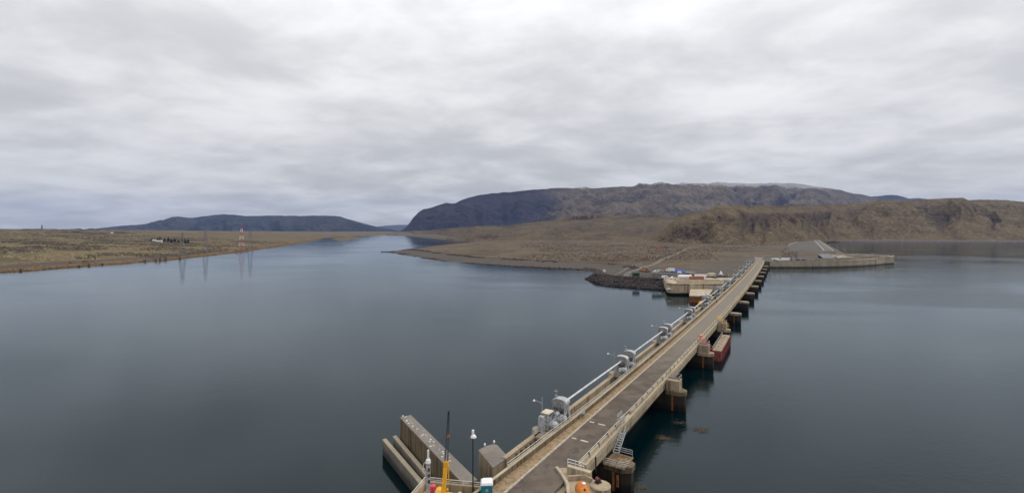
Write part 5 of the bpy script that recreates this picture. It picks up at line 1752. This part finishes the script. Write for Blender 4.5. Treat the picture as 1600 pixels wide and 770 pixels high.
for k in range(6):
    MB().tube((-3, (k % 3) * .7 - .7, .35 + (k // 3) * .62), (3, (k % 3) * .7 - .7, .35 + (k // 3) * .62), .32, 8).build('pipe', 'rust', t)
for k, (x, y, L) in enumerate(((1018, 388.2, 8), (1029, 388.6, 11), (1041, 387.8, 9))):
    container(('leftmost', 'middle', 'rightmost')[k] + ' of three rust red containers far out on the brown flat', at_yard(x, y, right_z(*P(x, y, 8))), R((10, -4, 3)[k]), L, 2.6, 2.8, 'rust_red' if k < 2 else 'galvanised_dark', group='containers far out on the flat')
q = at_yard(944.5, 418.0, 5.2)
t = thing('shore_hut', 'small white hut on the shore left of the rock jetty', 'hut', (q[0], q[1], right_z(q[0], q[1])))
MB().box(-1.2, 1.2, -1, 1, -.3, 1.8).build('wall', 'white_paint', t)
m = MB(); m.profile([(-1.4, 1.8), (1.4, 1.8), (0, 2.8)], -1.2, 1.2); m.build('roof', 'white_paint', t)
q = at_yard(1185.5, 399.5, 8.5)
t = thing('warning_sign', 'tiny red warning sign beyond the far end of the dam', 'sign', (q[0], q[1], right_z(q[0], q[1])))
MB().tube((0, 0, -.3), (0, 0, 2.2), .12, 5).build('post', 'galvanised', t)
MB().box(-.8, .8, -.06, .06, 1.5, 2.9).build('board', 'pink_paint', t)

# ------------------------------------------------------------------ left bank: towers, farm, poles
def lattice(label, x, D, ztop_, base_w, bands=None, mat='tower_grey', arms=True, thick=.32, group='lattice towers on the left bank'):
    X = (x - 800) / F * D
    zb = left_z(X, D)
    H = ztop_ - zb
    t = thing('transmission_tower', label, 'tower', (X, D, zb), R(20), group)
    mats = bands or [mat]
    N = 7 if bands else 6
    for k in range(N):
        z0, z1 = H * k / N, H * (k + 1) / N
        def ww(z):
            return base_w / 2 * (1 - z / H) ** 0.9 + .45
        a_, b_ = ww(z0), ww(z1)
        m = MB()
        for (sx, sy), (tx, ty) in zip(((-1, -1), (1, -1), (1, 1), (-1, 1)), ((1, -1), (1, 1), (-1, 1), (-1, -1))):
            m.tube((sx * a_, sy * a_, z0), (sx * b_, sy * b_, z1), thick * .6, 4)
            m.tube((sx * a_, sy * a_, z0), (tx * b_, ty * b_, z1), thick * .4, 3)
            m.tube((tx * a_, ty * a_, z0), (sx * b_, sy * b_, z1), thick * .4, 3)
            m.tube((sx * b_, sy * b_, z1), (tx * b_, ty * b_, z1), thick * .4, 3)
        m.build('tower_section', mats[k % len(mats)], t)
    if arms:
        for z in (.72, .84, .96):
            m = MB()
            w = base_w * .55
            m.tube((-w, 0, H * z), (w, 0, H * z), .16, 4)
            m.tube((-w, 0, H * z), (0, 0, H * z + 1.8), .1, 3); m.tube((w, 0, H * z), (0, 0, H * z + 1.8), .1, 3)
            m.build('cross_arm', mat if not bands else bands[0], t)
    return t
lattice('red and white banded lattice tower on the left bank', 377.5, 960, 53.5, 9.5, ['tower_red', 'white_paint'], thick=.28, arms=False)
lattice('grey lattice tower just right of the red and white one', 391, 930, 46, 8, thick=.22)
lattice('grey lattice tower left of the red and white one', 321, 830, 41, 7, thick=.22)
lattice('leftmost grey lattice tower near the river bend', 285, 745, 39, 8, thick=.22)
lattice('tall slim grey tower on the skyline at the far left', 65.5, 2050, 66, 6, thick=.7, arms=False)
for k, x in enumerate((3.5, 16.5, 36.5, 71, 79.5, 117, 121)):
    D_ = 2000
    X = (x - 800) / F * D_
    t = thing('utility_pole', ('leftmost', 'second from left', 'third from left', 'fourth from left', 'fifth from left', 'sixth from left', 'rightmost')[k] + ' of the thin utility poles on the left skyline', 'pole', (X, D_, left_z(X, D_) - .3), 0, 'utility poles on the left skyline')
    h_ = (20, 16, 17, 18, 15, 14, 18)[k]
    MB().tube((0, 0, 0), (0, 0, h_), .34, 5, .25).build('pole', 'tower_grey', t)
    MB().tube((-2.2, 0, h_ - 1), (2.2, 0, h_ - 1), .2, 4).build('cross_arm', 'tower_grey', t)
X, D_ = P(64, 416.8, 5)
t = thing('channel_marker', 'slim pale pole standing on the near left bank', 'pole', (X, D_, left_z(X, D_) - .2))
MB().tube((0, 0, 0), (0, 0, 11), .12, 5, .07).build('pole', 'galvanised', t)
MB().tube((-.8, 0, 10), (.8, 0, 10), .08, 4).build('cross_arm', 'galvanised', t)
def left_at(x, D_):
    X = (x - 800) / F * D_
    return (X, D_, left_z(X, D_))
# farm houses
for k, (x, D_, L, lab) in enumerate(((241.5, 1120, 8, 'small white farm house left of the farm trees'), (249.5, 1090, 10, 'larger white farm house among the farm trees'), (300, 1110, 8, 'little brown shed right of the farm trees'))):
    t = thing('farm_house', lab, 'house', left_at(x, D_), R(12), 'farm buildings')
    MB().box(-L / 2, L / 2, -3.5, 3.5, -.6, 2.9).build('wall', 'house_white' if k < 2 else 'timber', t)
    m = MB(); n_ = 4.0; m.add([(-L / 2 - .4, -n_, 2.8), (L / 2 + .4, -n_, 2.8), (L / 2 + .4, n_, 2.8), (-L / 2 - .4, n_, 2.8), (-L / 2 - .4, 0, 5), (L / 2 + .4, 0, 5)], [(0, 1, 5, 4), (2, 3, 4, 5), (1, 2, 5), (3, 0, 4), (3, 2, 1, 0)])
    m.build('roof', 'house_white' if k < 2 else 'roof_grey', t)
    for q in range(3):
        MB().box(-L / 3 + q * L / 3 - .6, -L / 3 + q * L / 3 + .6, -3.56, -3.5, 1.0, 2.2).build('window', 'glass_dark', t)
t = thing('water_tank', 'small round white water tank on the left hillside', 'tank', left_at(175, 1560))
MB().lathe([(3.6, -.8), (3.6, 4.4), (3.2, 5.0), (.4, 5.8)], 16).build('shell', 'white_paint', t)
MB().tube((3.7, 0, 0), (3.7, 0, 5), .15, 4).build('ladder', 'galvanised', t)
# trees
def tree(label, loc, h_, w, seed, mat='conifer', group=None, name='farm_tree'):
    rr = random.Random(seed)
    t = thing(name, label, 'tree', loc, rr.uniform(0, 6), group)
    MB().tube((0, 0, -.4), (0, 0, h_ * .8), .3, 6, .08).build('trunk', 'timber', t)
    m = MB()
    for k in range(240):
        z = rr.uniform(.12, 1.0)
        rad = w / 2 * (1 - z) ** .7 * (1 + .35 * math.sin(z * 23 + seed)) + .2
        an = rr.uniform(0, 6.28); q = rr.uniform(.3, 1) * rad
        c = Vector((q * math.cos(an), q * math.sin(an), z * h_))
        s_ = rr.uniform(.35, .8) * w / 5
        e = Vector((rr.gauss(0, 1), rr.gauss(0, 1), rr.gauss(0, .6))).normalized() * s_
        g_ = Vector((rr.gauss(0, 1), rr.gauss(0, 1), rr.gauss(0, .6))).normalized() * s_
        m.add([c - e, c + g_, c + e, c - g_ * .7], [(0, 1, 2, 3)])
    m.build('crown', mat, t)
TN = ['first', 'second', 'third', 'fourth', 'fifth', 'sixth', 'seventh', 'eighth', 'ninth', 'tenth', 'eleventh']
for k, (x, D_, h_, w) in enumerate(((237, 1130, 6, 6), (246, 1150, 8, 6), (250, 1180, 11, 6), (257, 1120, 9, 8), (263, 1150, 9, 9), (268, 1100, 8, 8), (273, 1140, 8, 9), (279, 1120, 7, 7), (284, 1150, 9, 6), (289, 1110, 10, 9), (294, 1120, 8, 8))):
    tree(TN[k] + ' dark farm tree from the left on the left bank', left_at(x, D_), h_, w, k, group='dark trees round the farm')
def shrub(label, loc, h_, w, seed, group):
    rr = random.Random(seed)
    t = thing('bare_shrub', label, 'shrub', loc, 0, group)
    m = MB(); tw = MB()
    for k in range(9):
        an = rr.uniform(0, 6.28); r_ = w * .5 * rr.uniform(.3, 1)
        b_ = Vector((r_ * math.cos(an), r_ * math.sin(an), h_ * rr.uniform(.6, 1)))
        m.tube((0, 0, -.3), b_ * .6, .13, 4, .08)
        for q in range(14):
            c = b_ * rr.uniform(.25, .95); e = c + Vector((rr.gauss(0, .6), rr.gauss(0, .6), rr.uniform(.2, 1.3)))
            tw.tube(c, e, .07, 3, .02)
    m.build('trunk', 'twig', t); tw.build('crown', 'twig', t)
SG = 'bare shrubs along the left waterline'
for k, (x, y, h_, w) in enumerate(((33, 421.5, 3, 4), (123, 415, 3, 4), (139, 413.6, 4, 4), (160, 412, 3, 4), (226, 407.3, 5, 6), (243, 406.2, 7, 6), (250, 405.6, 7, 7), (259, 404.9, 6, 6), (281, 402.6, 5, 5), (370, 392.3, 6, 8), (378, 391.2, 6, 8), (386, 390.2, 6, 8), (395, 389, 6, 7))):
    X, D_ = P(x, y, 1.5)
    shrub(('first', 'second', 'third', 'fourth', 'fifth', 'sixth', 'seventh', 'eighth', 'ninth', 'tenth', 'eleventh', 'twelfth', 'thirteenth')[k] + ' bare brown shrub from the left along the left waterline', (X, D_, left_z(X, D_)), h_, w, k, SG)

# ------------------------------------------------------------------ people
def person(label, loc, rz, shirt, legs):
    vs, es, rad = [], [], []
    def v(p, r, par=None):
        vs.append(p); rad.append(r)
        if par is not None:
            es.append((par, len(vs) - 1))
        return len(vs) - 1
    pel = v((0, 0, .95), .15)
    wa = v((0, 0, 1.12), .14, pel); ch = v((0, .01, 1.34), .165, wa); nk = v((0, 0, 1.5), .06, ch)
    hd = v((0, -.01, 1.6), .085, nk); v((0, -.015, 1.70), .085, hd)
    v((0, -.11, 1.61), .02, hd)
    for s_ in (-1, 1):
        hp = v((s_ * .1, 0, .88), .095, pel); kn = v((s_ * .12, -.02 * s_, .5), .065, hp); an = v((s_ * .13, .03 * s_, .1), .05, kn)
        v((s_ * .14, -.14, .04), .045, an)
        sh_ = v((s_ * .2, .01, 1.42), .07, ch); el = v((s_ * .27, .02, 1.15), .05, sh_); wr = v((s_ * .27, -.08, .92), .035, el)
        pm = v((s_ * .27, -.1, .84), .035, wr)
        for j in range(4):
            k1 = v((s_ * .27, -.13 + j * .022, .79), .009, pm); v((s_ * (.27 - .02), -.135 + j * .022, .745 - .012 * (1 if j in (1, 2) else 0)), .008, k1)
        th = v((s_ * .25, -.14, .85), .01, wr); v((s_ * .245, -.16, .81), .009, th)
    me = bpy.data.meshes.new('person_skeleton')
    me.from_pydata(vs, es, [])
    o = bpy.data.objects.new('person_skeleton', me)
    COL.objects.link(o)
    sk = o.modifiers.new('skin', 'SKIN')
    for i, q in enumerate(me.skin_vertices[0].data):
        q.radius = (rad[i], rad[i]); q.use_root = (i == 0)
    ss = o.modifiers.new('sub', 'SUBSURF'); ss.levels = 1; ss.render_levels = 1
    dg = bpy.context.evaluated_depsgraph_get()
    nm = bpy.data.meshes.new_from_object(o.evaluated_get(dg))
    bpy.data.objects.remove(o)
    nm.name = 'person'
    nm.materials.clear()
    for q in ('skin', shirt, legs, 'rubber', 'dark_cloth'):
        nm.materials.append(MATS[q])
    for p in nm.polygons:
        c = p.center
        arm = abs(c.x) > .2 and c.z < .95
        p.material_index = 0 if arm or 1.48 < c.z < 1.68 else 4 if c.z >= 1.68 else 1 if c.z > .95 else 2 if c.z > .09 else 3
    nm.shade_smooth()
    b = bpy.data.objects.new('person', nm)
    COL.objects.link(b)
    b.location = loc; b.rotation_euler = (0, 0, rz)
    return tag(b, label, 'person')
person('person in a pale blue shirt standing on the sidewalk beside the nearest hoist', dam(91.6, -1.15, .17), dam_rot(91) + R(35), 'shirt_blue', 'jeans')
person('person in dark clothing standing far along the sidewalk of the dam', dam(236, -1.1, .17), dam_rot(236), 'dark_cloth', 'dark_cloth')

# ------------------------------------------------------------------ air
hz = MB(); hz.box(-15500, 15500, -550, 15300, -1.6, 900)
tn = bpy.data.materials.new('haze_air'); tn.use_nodes = True
nt = tn.node_tree; nt.nodes.clear()
pv = nt.nodes.new('ShaderNodeVolumePrincipled')
pv.inputs['Color'].default_value = (0.30, 0.50, 1.0, 1)
pv.inputs['Density'].default_value = 2.0e-5
ou = nt.nodes.new('ShaderNodeOutputMaterial')
nt.links.new(pv.outputs[0], ou.inputs['Volume'])
MATS['haze_air'] = tn
stuff(hz.build('haze', 'haze_air'), None, None)
